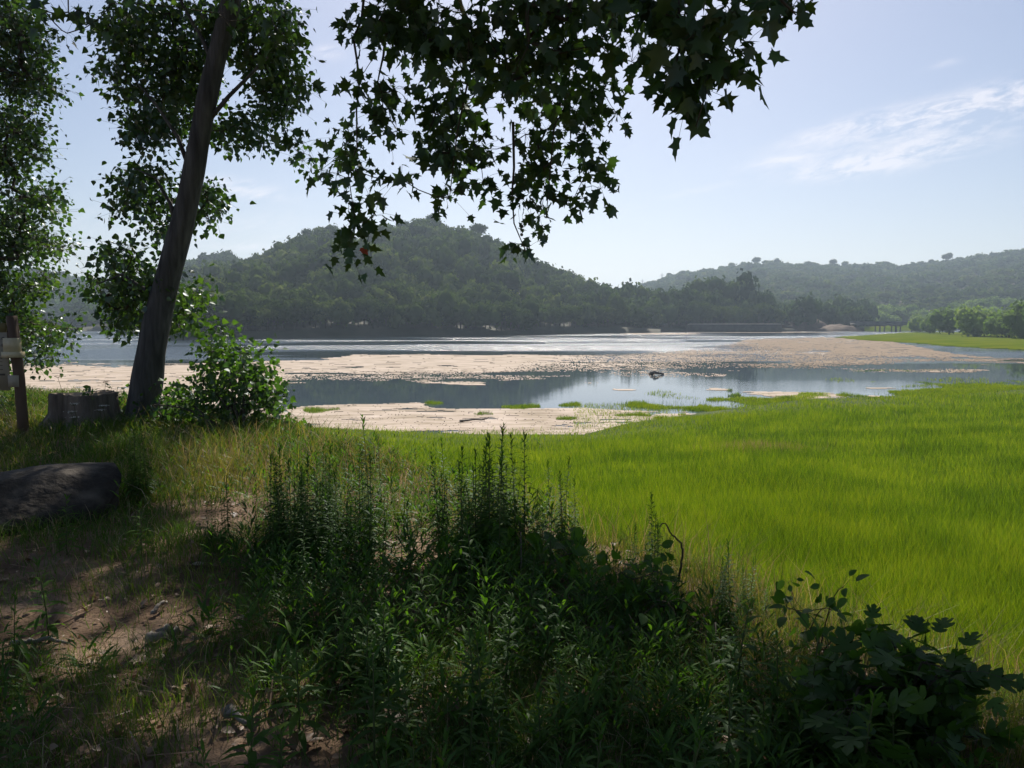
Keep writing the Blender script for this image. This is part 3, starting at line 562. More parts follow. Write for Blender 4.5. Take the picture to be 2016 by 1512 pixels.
def pylon(px, py0, py1, d, label):
    M = surf('galvanised_steel', [(.25, .27, .3), (.4, .42, .45)], scale=2, bump=0)
    z1 = CAMZ + (632 - py1) / F * d; z0 = CAMZ + (632 - py0) / F * d - 4; h = z1 - z0; x = (px - 1008) / F * d
    r = root('electricity_pylon', (x, d, z0), label, 'pylon', 'pylons on the far ridge')
    b = Buf(); w = h * .09
    for sx in (-1, 1):
        for sy in (-1, 1): b.tube([(sx * w, sy * w, 0), (sx * w * .3, sy * w * .3, h * .75), (0, 0, h)], h * .008 + .06, 4)
    for k in range(7):
        t0, t1 = k / 7 * .75, (k + 1) / 7 * .75; a0, a1 = w * (1 - t0 * .93), w * (1 - t1 * .93)
        for s in (-1, 1):
            b.tube([(-s * a0, -a0, t0 * h), (s * a1, -a1, t1 * h)], .07, 3); b.tube([(-s * a0, a0, t0 * h), (s * a1, a1, t1 * h)], .07, 3)
    b.part('lattice_mast', M, r, off=(0, 0, 0))
    for t in (.72, .84): 
        b = Buf(); b.tube([(-h * .2, 0, h * t), (0, 0, h * (t + .02)), (h * .2, 0, h * t)], .13, 4); b.part('cross_arm', M, r, off=(0, 0, 0))
pylon(1263, 562, 550, 1000, 'faint pylon left of the other on the low part of the ridge'); pylon(1301, 552, 538, 960, 'faint pylon where the far ridge starts to climb')
pylon(1820, 596, 570, 620, 'pylon standing on the lower slope of the far hill')

# ------------------------------------------------------------------ grass
def blades(P, h, w, lean=.25, seed=1, mat=M_grass, curve=.35):
    """P (n,3) roots; h heights; w widths -> V, T; every blade a bent, tapering strip"""
    r = np.random.default_rng(seed); n = len(P); a = r.random(n) * 2 * PI; b = r.random(n) * 2 * PI
    X = np.stack((np.cos(a), np.sin(a), np.zeros(n)), 1) * np.reshape(w, (-1, 1)) * .5
    Dn = np.stack((np.cos(b), np.sin(b), np.zeros(n)), 1); ln = (lean * (.3 + r.random(n)))[:, None]; hh = np.reshape(h, (-1, 1)); up = np.array((0, 0, 1.0))
    mid = P + up * hh * .55 + Dn * hh * ln * .45; tip = P + up * hh * (1 - curve * ln) + Dn * hh * ln * 1.5
    V = np.stack((P - X, P + X, mid + X * .8, mid - X * .8, tip), 1).reshape(-1, 3)
    i = np.arange(n)[:, None] * 5; T = np.stack((np.hstack((i, i + 1, i + 2)), np.hstack((i, i + 2, i + 3)), np.hstack((i + 3, i + 2, i + 4))), 1).reshape(-1, 3)
    return V, T
def make_meadow():
    n = 900000; px = rng.uniform(-150, 2250, n); py = 700 + (1650 - 700) * rng.random(n) ** 1.25
    x, y = Gn(px, py, -1.9)
    px = bearing(x, y); s = y - Rc(px); rs = Rs(px, x, y)
    ok = (s > .9 + 1.0 * rng.random(n)) & (y < rs + 1.0 * rng.random(n) ** 3)
    spill = (px > 1130) & (px < 1950) & (y < rs + 13 * np.clip(fbm(x * .22 + 9, y * .16, 4) * 6 + .1, 0, 1)) & (y >= rs) & (s > 1)
    ok = (ok & ~((y > rs - 1.5) & (rng.random(n) < .3))) | (spill & (rng.random(n) < .8))
    x, y, s, rs, px = x[ok], y[ok], s[ok], rs[ok], px[ok]
    u = rng.uniform(1120, 2150, 90000); ps = np.interp(u, _sp, _sy); dv = rng.random(90000) * 32; x2, y2 = Gn(u, ps - dv, WZ)
    k2 = fbm(x2 * .20 + 4, y2 * .13 + 2, 4) * 4.2 > dv / 32 * 1.15 - .12
    x = np.r_[x, x2[k2]]; y = np.r_[y, y2[k2]]; px = np.r_[px, u[k2]]; s = np.r_[s, np.full(k2.sum(), 20.)]; rs = np.r_[rs, y2[k2] - .5]; m = len(x)
    z = np.maximum(H(x, y) - .02, WZ - .04); d = y
    patch = fbm(x * .35 + 5, y * .35, 4)
    h = (.24 + .14 * rng.random(m) ** 2 + .34 * patch) * np.clip(1.05 - .62 * (y - s - 0) * 0, .3, 1)
    t = np.clip((rs - y) / 12, 0, 1); h = np.where(y > rs, .09 + .13 * rng.random(m) ** 2, h * (.40 + .60 * t))
    w = .0037 * np.clip(d / 6.5, 1, 9) * (.7 + .6 * rng.random(m))
    V, T = blades(np.stack((x, y, z), 1), h, w, lean=.22, seed=5)
    # broad real colour drifts: lush green, yellowing towards the water and in spots
    yel = np.clip(1 - (rs - y) / 13, 0, 1) * .62 + .45 * np.clip(fbm(x * .25 + 31, y * .16 + 7, 4) * 2.2, 0, 1) * np.clip((px - 900) / 500 + .2, 0, 1) + np.clip(1 - (s - .9) / 1.8, 0, 1) * .4
    q = topx(x, y, z); yel += np.exp(-((q[0] - 1500) / 90) ** 2 - ((q[1] - 893) / 9) ** 2) * 1.5
    sel = rng.random(m) < np.clip(yel, 0, .8) * .8
    tri = np.repeat(sel.astype(int), 3)
    dry = rng.random(m) < np.exp(-((q[0] - 1500) / 80) ** 2 - ((q[1] - 893) / 7) ** 2) * .6 + np.clip(1 - (s - .9) / 1.8, 0, 1) * .38
    tri = np.where(np.repeat(dry, 3), 2, tri)
    M_mid = leafmat('meadow_grass_yellowing', [(.15, .23, .010), (.22, .28, .012), (.30, .32, .02)], trans=.5, tcol=(1.1, 1.15, .5), gloss=.03, scale=.3)
    tag(link('meadow_grass', mesh_np('meadow_grass', V, T, (M_meadow, M_mid, M_dry), mid=tri)), 'bright green meadow grass between the bank and the water', 'grass', kind='stuff')
make_meadow()

SUNV = np.array(L[:])
FLECKS = [(440, 1035, 60, 26), (790, 1085, 100, 30), (20, 905, 45, 22), (270, 1215, 130, 16), (120, 1265, 120, 12), (60, 1290, 60, 14), (560, 1500, 150, 34), (400, 1430, 40, 8), (760, 1350, 50, 12), (30, 1400, 40, 10), (1230, 1400, 50, 10), (760, 1440, 60, 12), (1080, 1330, 40, 10), (930, 1250, 40, 8), (1330, 1440, 40, 12), (230, 1420, 30, 8), (900, 1480, 60, 8), (1500, 1380, 40, 8), (640, 1200, 30, 5)]
def in_fleck(x, y):
    r = np.zeros(np.shape(x), bool)
    for cx, cy, rx, ry in FLECKS:
        g = G(cx, cy, 0.0); a = rx / F * g[1] + .34; b2 = ry * g[1] ** 2 / (CAMZ * F) + .36
        r = r | (((x - g[0]) / a) ** 2 + ((y - g[1]) / b2) ** 2 < 1)
    return r
def shade_mask(px, py):
    """True where the photograph's bank lies in leaf shade"""
    b = np.interp(px, [-800, 0, 230, 300, 330, 560, 600, 720, 740, 900, 1000, 1160, 1350, 1560, 1700, 1900, 2016, 2600], [845, 848, 860, 900, 1010, 1050, 1110, 1130, 1160, 1165, 1150, 1185, 1230, 1320, 1370, 1450, 1530, 1780])
    sh = py > b
    x, y = Gn(px, py, 0.0)
    sh = sh & ~in_fleck(x, y)
    return sh
def bank_points(n, x0, x1, y0, y1, seed):
    r = np.random.default_rng(seed); y = y0 + (y1 - y0) * r.random(n) ** 1.55; x = r.uniform(-.82, .72, n) * (y + .8); k = (x > x0) & (x < x1); x, y = x[k], y[k]
    s = y - Rc(bearing(x, y)); ok = s < 1.6; return x[ok], y[ok], s[ok]
def make_bank_grass():
    x, y, s = bank_points(330000, -13, 5.5, .9, 19, 11)
    px, py = topx(x, y, 0); n = fbm(x * .9, y * .9, 4)
    bare = np.zeros(len(x))
    for cx, cy, rx, ry, a in [(440, 1035, 75, 30, 1), (790, 1090, 110, 34, 1), (150, 1240, 250, 62, .93), (560, 1500, 190, 70, .97), (60, 1380, 120, 60, .5), (900, 1460, 160, 60, .5), (1650, 1250, 100, 40, .4), (300, 1330, 120, 50, .45), (60, 1110, 200, 60, .6)]:
        bare = np.maximum(bare, a * np.exp(-(((px - cx) / rx) ** 2 + ((py - cy) / ry) ** 2) ** 1.5))
    keep = rng.random(len(x)) < np.clip(.85 + 1.6 * n - bare * .85, .06, 1) * np.clip(.7 + y / 9, 0, 1) * np.where((px < 480) & (py > 1090), .55, 1)
    x, y, s, px, py, n = x[keep], y[keep], s[keep], px[keep], py[keep], n[keep]; m = len(x)
    lawn = np.clip((y - 6.5) / 3, 0, 1)
    h = (.07 + .10 * rng.random(m) + .16 * np.clip(n + .1, 0, 1)) * (1 + .8 * lawn) * np.where(y < 2.2, .75, 1)
    w = .0042 * np.clip(y / 5, .8, 4) * (.6 + .8 * rng.random(m))
    P = np.stack((x, y, H(x, y) - .01), 1)
    V, T = blades(P, h, w, lean=.55, seed=8)
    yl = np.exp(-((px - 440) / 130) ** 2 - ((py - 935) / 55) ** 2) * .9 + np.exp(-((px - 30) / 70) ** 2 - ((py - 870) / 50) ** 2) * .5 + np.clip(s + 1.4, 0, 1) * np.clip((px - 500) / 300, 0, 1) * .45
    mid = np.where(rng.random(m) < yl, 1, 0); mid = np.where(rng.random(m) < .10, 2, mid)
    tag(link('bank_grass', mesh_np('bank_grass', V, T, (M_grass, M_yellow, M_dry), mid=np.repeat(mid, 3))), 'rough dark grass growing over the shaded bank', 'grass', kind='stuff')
    # the long seeding grass lit at the lip of the bank
    x, y, s = bank_points(60000, -9, 5, 1.5, 15, 21); px, py = topx(x, y, 0)
    k = np.exp(-((px - 450) / 130) ** 2 - ((py - 930) / 60) ** 2) + .9 * np.exp(-((px - 680) / 120) ** 2 - ((py - 930) / 70) ** 2) + np.clip((s + .5) / 1.2, 0, 1) * np.clip((px - 950) / 200, 0, 1) * .8 + .6 * np.exp(-((px - 1400) / 130) ** 2 - ((py - 1110) / 90) ** 2)
    kp = rng.random(len(x)) < k * .55; x, y = x[kp], y[kp]; m = len(x)
    h = .28 + .28 * rng.random(m); V, T = blades(np.stack((x, y, H(x, y) - .01), 1), h, .0035 * np.clip(y / 4, 1, 3), lean=.42, seed=9)
    mid = rng.choice([0, 1, 2], m, p=[.3, .45, .25])
    tag(link('seeding_grass', mesh_np('seeding_grass', V, T, (M_grass, M_yellow, M_dry), mid=np.repeat(mid, 3))), 'long yellowing grass gone to seed along the lip of the bank', 'grass', kind='stuff')
make_bank_grass()
def make_litter():
    x, y, s = bank_points(11000, -7, 4, .9, 11, 31); m = len(x)
    P = np.stack((x, y, H(x, y) + .012 + .02 * rng.random(m)), 1); D = rng.normal(size=(m, 3)) * (1, 1, .25); Nn = rng.normal(size=(m, 3)) * .35 + (0, 0, 1)
    k = rng.random(m); V1, T1 = instances(OVAL, P[k < .7], D[k < .7], Nn[k < .7], .018 + .045 * rng.random((k < .7).sum()) ** 2); V2, T2 = instances(PLANE, P[k > .95], D[k > .95], Nn[k > .95], .05 + .05 * rng.random((k > .95).sum()))
    b = Buf(); b.add(V1, T1); b.add(V2, T2)
    kk = (k > .7) & (k < .93)
    V3, T3 = instances((np.array([(-.02, 0, 0), (.02, 0, 0), (.015, 1, .03), (-.015, 1, .03)]), np.array([(0, 1, 2), (0, 2, 3)])), P[kk], D[kk], Nn[kk], .06 + .16 * rng.random(kk.sum())); b.add(V3, T3)
    tag(b.part('leaf_litter', M_litter), 'brown fallen leaves and straw scattered over the bank soil', 'leaf litter', kind='stuff')
make_litter()

# ---- grass islands at the water's edge
isl = [(618, 806, 40, 7, 'long dark grass island alone in the pale algae left of centre'), (845, 793, 24, 3.5, 'thin grass island on the upper edge of the lower algae mat'), (1040, 800, 58, 5, 'low grass strip between algae and the dark pool'), (1130, 796, 24, 4, 'small grass strip just right of the low strip'),
       (960, 815, 36, 3.5, 'sparse grass patch inside the lower algae mat'), (1110, 824, 30, 4.5, 'round grass patch near the right end of the lower algae mat'), (1252, 792, 52, 8, 'broad green island at the near edge of open water'), (1395, 805, 62, 6, 'long grass island right of the broad one'),
       (1262, 818, 55, 4, 'grass strip in front of the broad island'), (1450, 778, 26, 5, 'small island out in the open water'), (1438, 768, 11, 3, 'tiny tuft behind the small open water island'), (1552, 784, 26, 5, 'ragged tuft left of the meadow point'), (1590, 776, 34, 7, 'island just off the meadow point'),
       (1717, 751, 13, 3, 'little dark tuft alone far out in the water'), (1832, 753, 30, 5, 'flat island far out on the right'), (1862, 766, 24, 4, 'flat island nearer the right shore'), (1665, 777, 40, 6, 'island touching the meadow edge'), (1990, 754, 105, 10, 'grassy flat entering at the right edge'), (1760, 728, 90, 3, 'dull green weed raft behind the open water'), (1590, 792, 60, 6, 'grass raft left of the pale mud')]
def make_islands():
    for px, py, rx, ry, lab in isl:
        n = int(np.clip(rx * ry * 14, 300, 9000)); a = rng.random(n) * 2 * PI; r = rng.random(n) ** .5
        u = px + rx * r * np.cos(a) * 1.3; v = py + ry * r * np.sin(a) * .8 + ry * .25 * np.sin(u * .06 + px)
        x, y = Gn(u, v + 1.5, WZ); keep = fbm(x * 1.1 + px, y * .45, 4) * 1.3 + .45 * (.55 - r) > 0; x, y, r = x[keep], y[keep], r[keep]
        low = .45 if py < 760 else 1
        h = (.10 + .20 * rng.random(len(x)) ** 2) * (1.15 - .7 * r) * low; o = G(px, py, WZ)
        V, T = blades(np.stack((x - o[0], y - o[1], np.full(len(x), -.03)), 1), h, .012 * y / 30, lean=.3, seed=int(px))
        ob = link('grass_island', mesh_np('grass_island', V, T, (M_grass if py < 735 else M_meadow,)), None, (o[0], o[1], WZ)); tag(ob, lab, 'grass island', 'grass islands at the water edge')
    # scattered stems standing in the shallows
    n = 900; u = rng.uniform(1180, 1850, n); v = rng.normal(0, 7, n) + np.interp(u, [1180, 1500, 1850], [800, 788, 776]); x, y = Gn(u, v, WZ); k = fbm(x * .3, y * .3, 3) > .03; x, y = x[k], y[k]
    V, T = blades(np.stack((x, y, np.full(len(x), WZ - .02)), 1), .14 + .14 * rng.random(len(x)), .012, lean=.2, seed=77)
    tag(link('water_rushes', mesh_np('water_rushes', V, T, (M_grass,))), 'thin rush stems standing in the shallow water', 'rushes', kind='stuff')
make_islands()

# ------------------------------------------------------------------ trees near the camera
def grow(anchors, C, r0, power=.42, apar=None):
    """connect cluster centres C to the branches by nearest neighbour growth; returns edges and radii"""
    A = [np.asarray(a, float) for a in anchors]; nA = len(A); pts = list(A); par = [-1] * nA
    C = np.asarray(C, float); rem = np.ones(len(C), bool); dist = np.full(len(C), 1e9); near = np.zeros(len(C), int)
    AA = np.array(A)
    for i in range(len(C)):
        dd = np.linalg.norm(AA - C[i], axis=1); near[i] = dd.argmin(); dist[i] = dd.min()
    order = []
    for _ in range(len(C)):
        i = int(np.where(rem, dist, 1e9).argmin()); rem[i] = False; pts.append(C[i]); par.append(int(near[i])); k = len(pts) - 1; order.append(k)
        dd = np.linalg.norm(C - C[i], axis=1) * 1.12; b = rem & (dd < dist); dist[b] = dd[b]; near[b] = k
    cnt = np.ones(len(pts))
    for k in reversed(order): cnt[par[k]] += cnt[k]
    return np.array(pts), par, r0 * cnt ** power, nA
def bez(p0, p1, k, sag, r):
    p0, p1 = np.asarray(p0), np.asarray(p1); l = np.linalg.norm(p1 - p0); t = np.linspace(0, 1, k)[:, None]
    return p0 + (p1 - p0) * t + (np.array((0, 0, -1.0)) * sag + r) * l * (4 * t * (1 - t)) * .5
def leaves_at(C, k, spread, size, tmpl, seed, down=.6, flat=.5):
    r = np.random.default_rng(seed); n = len(C) * k; c = np.repeat(C, k, 0)
    off = r.normal(size=(n, 3)) * spread * (1, 1, .75); P = c + off
    D = norm(off) * .6 + r.normal(size=(n, 3)) * .45 + (0, 0, -down); Nn = r.normal(size=(n, 3)) * (1 - flat) + (0, 0, flat)
    V, T = instances(tmpl, P, D, Nn, size * (.5 + .75 * r.random(n))); return V, T, P, c
def blob_centers(blobs, layers, cell, rnd, dep, fleck=False):
    out = []
    for b in blobs:
        px, py, rx, ry, d = b[:5]; lay = layers * (b[5] if len(b) > 5 else 1)
        n = max(1, int(round(lay * PI * rx * ry / (PI * (cell * F / d) ** 2))))
        a = rnd.random(n) * 2 * PI; r = rnd.random(n) ** .5 * .84
        for i in range(n):
            for tr in range(8):
                c = W(px + rx * r[i] * math.cos(a[i]), py + ry * r[i] * math.sin(a[i]), d + dep * (rnd.random() - .5) * 2 + (.22 * d * (rnd.random() - .35) if tr else 0))
                q = c - SUNV * (c[2] / SUNV[2])
                if not fleck or q[1] < 1.2 or q[1] > 5.5 or not in_fleck(q[0], q[1]): break
            out.append(c)
    return np.array(out)
def crown_parts(parent, anchors, C, k, spread, size, tmpl, leafm, barkm, seed, r0=.004, down=.6, flat=.5, power=.42, petiole=True, names=('crown', 'branches')):
    pts, par, rad, nA = grow(anchors, C, r0, power); b = Buf(); r = np.random.default_rng(seed)
    for i in range(nA, len(pts)):
        p = par[i]; ra = min(rad[p], rad[i] * 1.6) if p >= nA else rad[i] * 1.25
        b.tube(bez(pts[p], pts[i], 4, .12, r.normal(size=3) * .12), np.linspace(ra, rad[i], 4), 5 if rad[i] > .012 else 3, cap=False)
    V, T, P, c = leaves_at(C, k, spread, size, tmpl, seed + 1, down, flat)
    if petiole:
        for i in range(len(P)):
            if i % 2: continue
            b.tube([c[i], (c[i] + P[i]) / 2 + (0, 0, .02), P[i]], r0 * .5, 3, cap=False)
    f = Buf(); f.add(V, T); f.part(names[0], leafm, parent); b.part(names[1], barkm, parent)

SUNV = np.array(L[:])
def shade_centers(n, seed, zrange, xr, yr):
    """crown positions above the frame whose shadow lands on the shaded part of the bank"""
    r = np.random.default_rng(seed); out = []
    while len(out) < n:
        gx = r.uniform(*xr); gy = r.uniform(*yr); px, py = topx(gx, gy, 0.05)
        if gy > .6 and not bool(shade_mask(px, py)): continue
        zmin = (CAMZ + .43 * gy) / (1 - .43 * SUNV[1] / SUNV[2]) + .9
        z = max(zmin, zrange[0]) + (zrange[1] - zrange[0]) * r.random() ** 1.3
        t = z / SUNV[2]
        if topx(gx + SUNV[0] * t, gy + SUNV[1] * t, z - 1.1)[1] > -70: continue
        out.append((gx + SUNV[0] * t, gy + SUNV[1] * t, z))
    return np.array(out)

def poplar():
    base = G(272, 838, 0); d = float(base[1]); base[2] = Hs(base[0], d) - .05
    r = root('leaning_poplar', tuple(base), 'tall poplar with dark trunk leaning right beside the stump', 'poplar tree')
    tp = [(272, 838, .31), (279, 790, .255), (296, 710, .232), (318, 610, .205), (345, 485, .185), (372, 370, .170), (398, 260, .158), (425, 130, .150), (452, 0, .142), (485, -160, .132), (525, -360, .115), (560, -600, .09), (590, -900, .05)]
    P = [W(a, b, d) for a, b, _ in tp]; P[0] = base - (0, 0, .25)
    P = np.array(P); R = np.array([q[2] for q in tp]); t = np.linspace(0, len(P) - 1, 60); PP = np.stack([np.interp(t, range(len(P)), P[:, k]) for k in range(3)], 1); RR = np.interp(t, range(len(P)), R) * .93
    PP[3:, 0] += .03 * np.sin(t[3:] * 1.7); RR = RR * (1 + .03 * np.sin(t * 5))
    b = Buf(); b.tube(PP, RR, 22); b.part('trunk', M_bark, r, smooth=True)
    bl = [(330, 60, 150, 75, d, 1.3), (500, 60, 100, 80, d, 1.3), (545, 170, 60, 90, d + .5, 1.2), (280, 150, 90, 60, d), (300, 240, 65, 60, d), (370, 180, 60, 120, d + .6), (480, 260, 75, 45, d), (600, 300, 20, 22, d), (290, 370, 70, 55, d), (400, 400, 50, 50, d + .4), (330, 440, 65, 30, d), (240, 400, 40, 25, d),
          (235, 510, 55, 35, d - .5), (280, 570, 75, 60, d - .3, 1.2), (350, 600, 45, 60, d + .5), (260, 640, 45, 38, d - .3), (185, 565, 32, 20, d - .5), (385, 575, 22, 42, d + .4), (235, 600, 40, 50, d - .3)]
    rr = np.random.default_rng(4); C = blob_centers([(q[0], q[1], q[2], q[3], q[4] + 1.15) + tuple(q[5:]) for q in bl], 3.7, .19, rr, .85)
    anch = list(PP[8:40:1])
    crown_parts(r, anch, C, 22, .15, .100, POPLAR, M_poplar, M_twig, 40, r0=.0035, down=.75, flat=.3)
    C2 = shade_centers(820, 61, (7.5, 12.5), (-10.5, -.6), (-1, 9.5))  # leaf clusters above the view, laid out for the shade they throw on the bank
    crown_parts(r, list(PP[36:58]), C2, 34, .22, .125, POPLAR, M_poplar, M_twig, 50, r0=.006, down=.6, flat=.5, petiole=False, names=('unseen_shade_crown', 'unseen_shade_branches'))
    # side limbs seen in the photograph
    for pts in ([(352, 455), (335, 400), (305, 350), (262, 330)], [(378, 345), (350, 270), (310, 210), (260, 150)], [(425, 140), (400, 80), (360, 10), (330, -60)], [(400, 250), (450, 190), (520, 120), (570, 60)], [(322, 600), (285, 570), (240, 540), (190, 560)]):
        b = Buf(); b.tube([W(a, c, d - .02 * i) for i, (a, c) in enumerate(pts)], [.04, .03, .02, .008], 6); b.part('limb', M_bark, r)
poplar()

def left_tree():
    d = 14.5; base = G(-70, 800, 0); x = float(W(-70, 700, d)[0]); z = Hs(x, d)
    r = root('dense_tree', (x, d, z), 'dense small leaved tree filling the left edge of the view', 'tree')
    P = np.array([(x, d, z - .3), (x - .1, d, z + 2), (x + .1, d + .1, z + 4.5), (x - .1, d, z + 7), (x, d, z + 10.5)]); b = Buf(); b.tube(P, [.26, .2, .16, .11, .04], 12); b.part('trunk', M_bark, r, smooth=True)
    bl = [(20, 80, 85, 110, d, 1.2), (65, 170, 65, 45, d), (15, 280, 85, 80, d, 1.2), (60, 395, 85, 42, d), (10, 470, 100, 55, d, 1.2), (85, 495, 65, 22, d - .4), (45, 560, 75, 40, d), (25, 640, 65, 50, d, 1.3), (105, 660, 42, 32, d - .4), (65, 700, 45, 28, d), (-130, 300, 90, 380, d, .8), (-60, 560, 60, 150, d), (-20, -150, 160, 120, d, .7)]
    rr = np.random.default_rng(14); C = blob_centers(bl, 4.8, .2, rr, 1.2)
    crown_parts(r, list(np.array([P[0] + (P[-1] - P[0]) * t for t in np.linspace(.15, 1, 16)])), C, 24, .16, .085, POPLAR, M_poplar, M_twig, 70, r0=.004, down=.4, flat=.35)
left_tree()

def plane_tree():
    base = np.array((1.9, -2.6, 0.0)); r = root('plane_tree', tuple(base), 'plane tree hanging dark lobed leaves over the top of the view', 'plane tree')
    b = Buf(); b.tube([base - (0, 0, .3), base + (0, 0, 1.2), base + (-.1, .3, 3.0), base + (-.3, .9, 4.6)], [.42, .36, .31, .26], 20); b.part('trunk', M_bark2, r, smooth=True)
    limbs = [[(1.6, -1.7, 4.5), (.8, 1.5, 5.4), (-.2, 4.5, 5.6), (-.7, 7.2, 5.2), (-.4, 8.4, 4.6)], [(1.6, -1.7, 4.5), (1.4, 1.5, 5.6), (1.1, 4.2, 5.6), (.9, 6.6, 5.0), (.8, 7.6, 4.5)],
             [(1.6, -1.7, 4.5), (2.4, 1.0, 5.1), (2.2, 3.2, 4.9), (1.7, 4.8, 4.4)], [(1.6, -1.7, 4.5), (-.8, .5, 6.2), (-3.0, 4.5, 6.6), (-4.2, 8.4, 6.2)], [(1.6, -1.7, 4.5), (.6, 2, 7.2), (.4, 6, 8.6), (.8, 9.5, 9.2)], [(1.6, -1.7, 4.5), (3.8, 1.5, 6.0), (5.0, 5, 6.8)]]
    anch = []
    for l in limbs:
        l = np.array(l); t = np.linspace(0, len(l) - 1, 18); pp = np.stack([np.interp(t, range(len(l)), l[:, k]) for k in range(3)], 1); pp[1:, :] += rng.normal(0, .05, (17, 3))
        b = Buf(); b.tube(pp, np.linspace(.15, .02, 18), 8); b.part('limb', M_bark2, r, smooth=True); anch += list(pp[3:])
    hang = [([(725, -90), (712, 40), (696, 75), (703, 120), (708, 160), (702, 215), (703, 290), (692, 320), (686, 345), (700, 440)], 7.3), ([(760, 60), (755, 110), (748, 140), (744, 160), (752, 185)], 7.4),
            ([(960, -60), (930, 120), (900, 260), (885, 390)], 6.8), ([(1150, -60), (1120, 120), (1090, 260), (1075, 430)], 7.2), ([(1010, 240), (1012, 330), (1008, 380), (1012, 440), (1035, 495)], 7.2), ([(1480, -60), (1420, 60), (1400, 150), (1370, 250)], 4.9), ([(1330, -60), (1340, 80), (1320, 180)], 4.9), ([(1500, -40), (1545, 8), (1568, 30)], 4.9)]
    for pts, d in hang:
        q = np.array([W(a, c, d) for a, c in pts]); b = Buf(); b.tube(q, np.linspace(.014, .004, len(q)), 5); b.part('hanging_branch', M_twig, r); t = np.linspace(0, len(q) - 1, 14); anch += list(np.stack([np.interp(t, range(len(q)), q[:, k]) for k in range(3)], 1))
    bl = [(700, 50, 26, 26, 7.3), (755, 60, 42, 50, 7.2), (830, 50, 120, 60, 7), (870, 120, 100, 60, 7), (1000, 50, 120, 85, 6.6), (1140, 60, 110, 80, 6.6), (1240, 70, 60, 90, 6.2), (755, 200, 45, 35, 7.3), (770, 250, 40, 50, 7.3), (705, 165, 22, 16, 7.3), (695, 265, 35, 40, 7.3), (690, 325, 32, 18, 7.3), (690, 370, 38, 38, 7.2), (630, 352, 18, 9, 7.3), (698, 425, 36, 42, 7.2), (735, 435, 14, 14, 7.2), (697, 475, 18, 16, 7.2), (695, 505, 8, 10, 7.2),
          (900, 200, 95, 60, 7), (890, 270, 70, 55, 7), (930, 310, 35, 60, 6.8), (870, 340, 45, 40, 7), (820, 370, 38, 10, 7), (885, 385, 32, 22, 6.9), (945, 372, 20, 10, 6.9),
          (1010, 170, 85, 60, 6.8), (1100, 180, 85, 75, 7), (1185, 190, 48, 55, 7), (1215, 240, 26, 22, 7.2), (1050, 265, 50, 40, 7.2), (1130, 280, 50, 55, 7.2), (1070, 330, 55, 40, 7.2), (1150, 330, 26, 35, 7.2), (1180, 385, 18, 10, 7.2), (1090, 380, 55, 40, 7.2), (1015, 410, 20, 30, 7.2), (1068, 435, 16, 24, 7.1), (1130, 410, 22, 12, 7.2), (1040, 498, 13, 12, 7.2),
          (1310, 40, 75, 50, 5.0), (1400, 40, 70, 45, 4.9), (1330, 110, 50, 45, 5), (1420, 110, 45, 40, 4.9), (1310, 160, 30, 45, 5), (1370, 190, 50, 40, 4.9), (1385, 235, 45, 28, 4.8), (1440, 170, 30, 22, 4.9), (1478, 118, 22, 24, 4.8), (1490, 30, 40, 35, 4.9), (1530, 8, 35, 12, 4.8), (1570, 30, 16, 12, 4.8)]
    rr = np.random.default_rng(24); C = blob_centers([(q[0] - 6, q[1] - 15, q[2] * .94, q[3] * .94, q[4]) for q in bl if q[4] > 5.5], 2.2, .17, rr, .9, True)
    crown_parts(r, anch, C, 18, .105, .115, PLANE, M_plane, M_twig, 80, r0=.003, down=.95, flat=.25)
    C = blob_centers([(q[0] - 14, q[1] - 16, q[2] * .9, q[3] * .9, q[4]) for q in bl if q[4] <= 5.5], 2.1, .14, rr, .5, True)
    crown_parts(r, anch, C, 13, .085, .138, PLANE, M_plane, M_twig, 81, r0=.003, down=.95, flat=.15)
    bl2 = [(150, 60, 45, 55, 9.0), (110, 10, 60, 20, 9.0), (195, 20, 50, 25, 9.0), (560, 110, 40, 90, 9.5, .8), (595, 190, 28, 45, 9.5, .9), (600, 295, 20, 18, 9.5), (560, 240, 30, 30, 9.5, .8), (490, 20, 110, 30, 9.5, .6)]
    C1 = blob_centers(bl2, 1.0, .19, rr, .6)
    crown_parts(r, anch, C1, 10, .14, .15, PLANE, M_plane, M_twig, 84, r0=.003, down=.9, flat=.3, names=('leaf_spray', 'spray_twigs'))
    C2 = np.vstack((shade_centers(560, 62, (5.2, 9.5), (-3.4, 5.0), (-1.5, 6.5)), np.c_[rr.uniform(-11, 11, 420), rr.uniform(-13, 1, 420), rr.uniform(5, 9.5, 420)]))  # unseen clusters added: first set shades the bank, second blocks sky light behind camera
    C2 = C2[(C2[:, 1] < .5) | (C2[:, 2] - .9 > CAMZ + .42 * C2[:, 1])]
    crown_parts(r, anch, C2, 24, .24, .22, PLANE, M_plane, M_twig, 90, r0=.004, down=.5, flat=.6, petiole=False, names=('unseen_shade_crown', 'unseen_shade_branches'))
    # seed balls and the one red leaf
    for px, py, d in [(773, 322, 7.2), (1028, 446, 7.1), (1027, 462, 7.1), (1437, 63, 4.9), (1384, 55, 4.9), (1466, 60, 4.9)]:
        c = W(px, py, d); b = Buf(); v, t = ICO2; b.add(v * .014 * (1 + .12 * rng.random((len(v), 1))) + c, t); b.tube([c, c + (.005, 0, .05), c + (.0, 0, .11)], .0015, 3); b.part('seed_ball', M_twig, r)
    V, T = instances(PLANE, np.array([W(712, 488, 7.1), W(718, 492, 7.12)]), np.array([(.2, 0, -1), (.5, 0, -.8)]), np.array([(.2, -1, .2), (-.2, -1, .1)]), .055); b = Buf(); b.add(V, T); o = b.part('red_leaf', M_red, r); o['label'] = 'single red leaf at the tip of the lowest branch'
plane_tree()

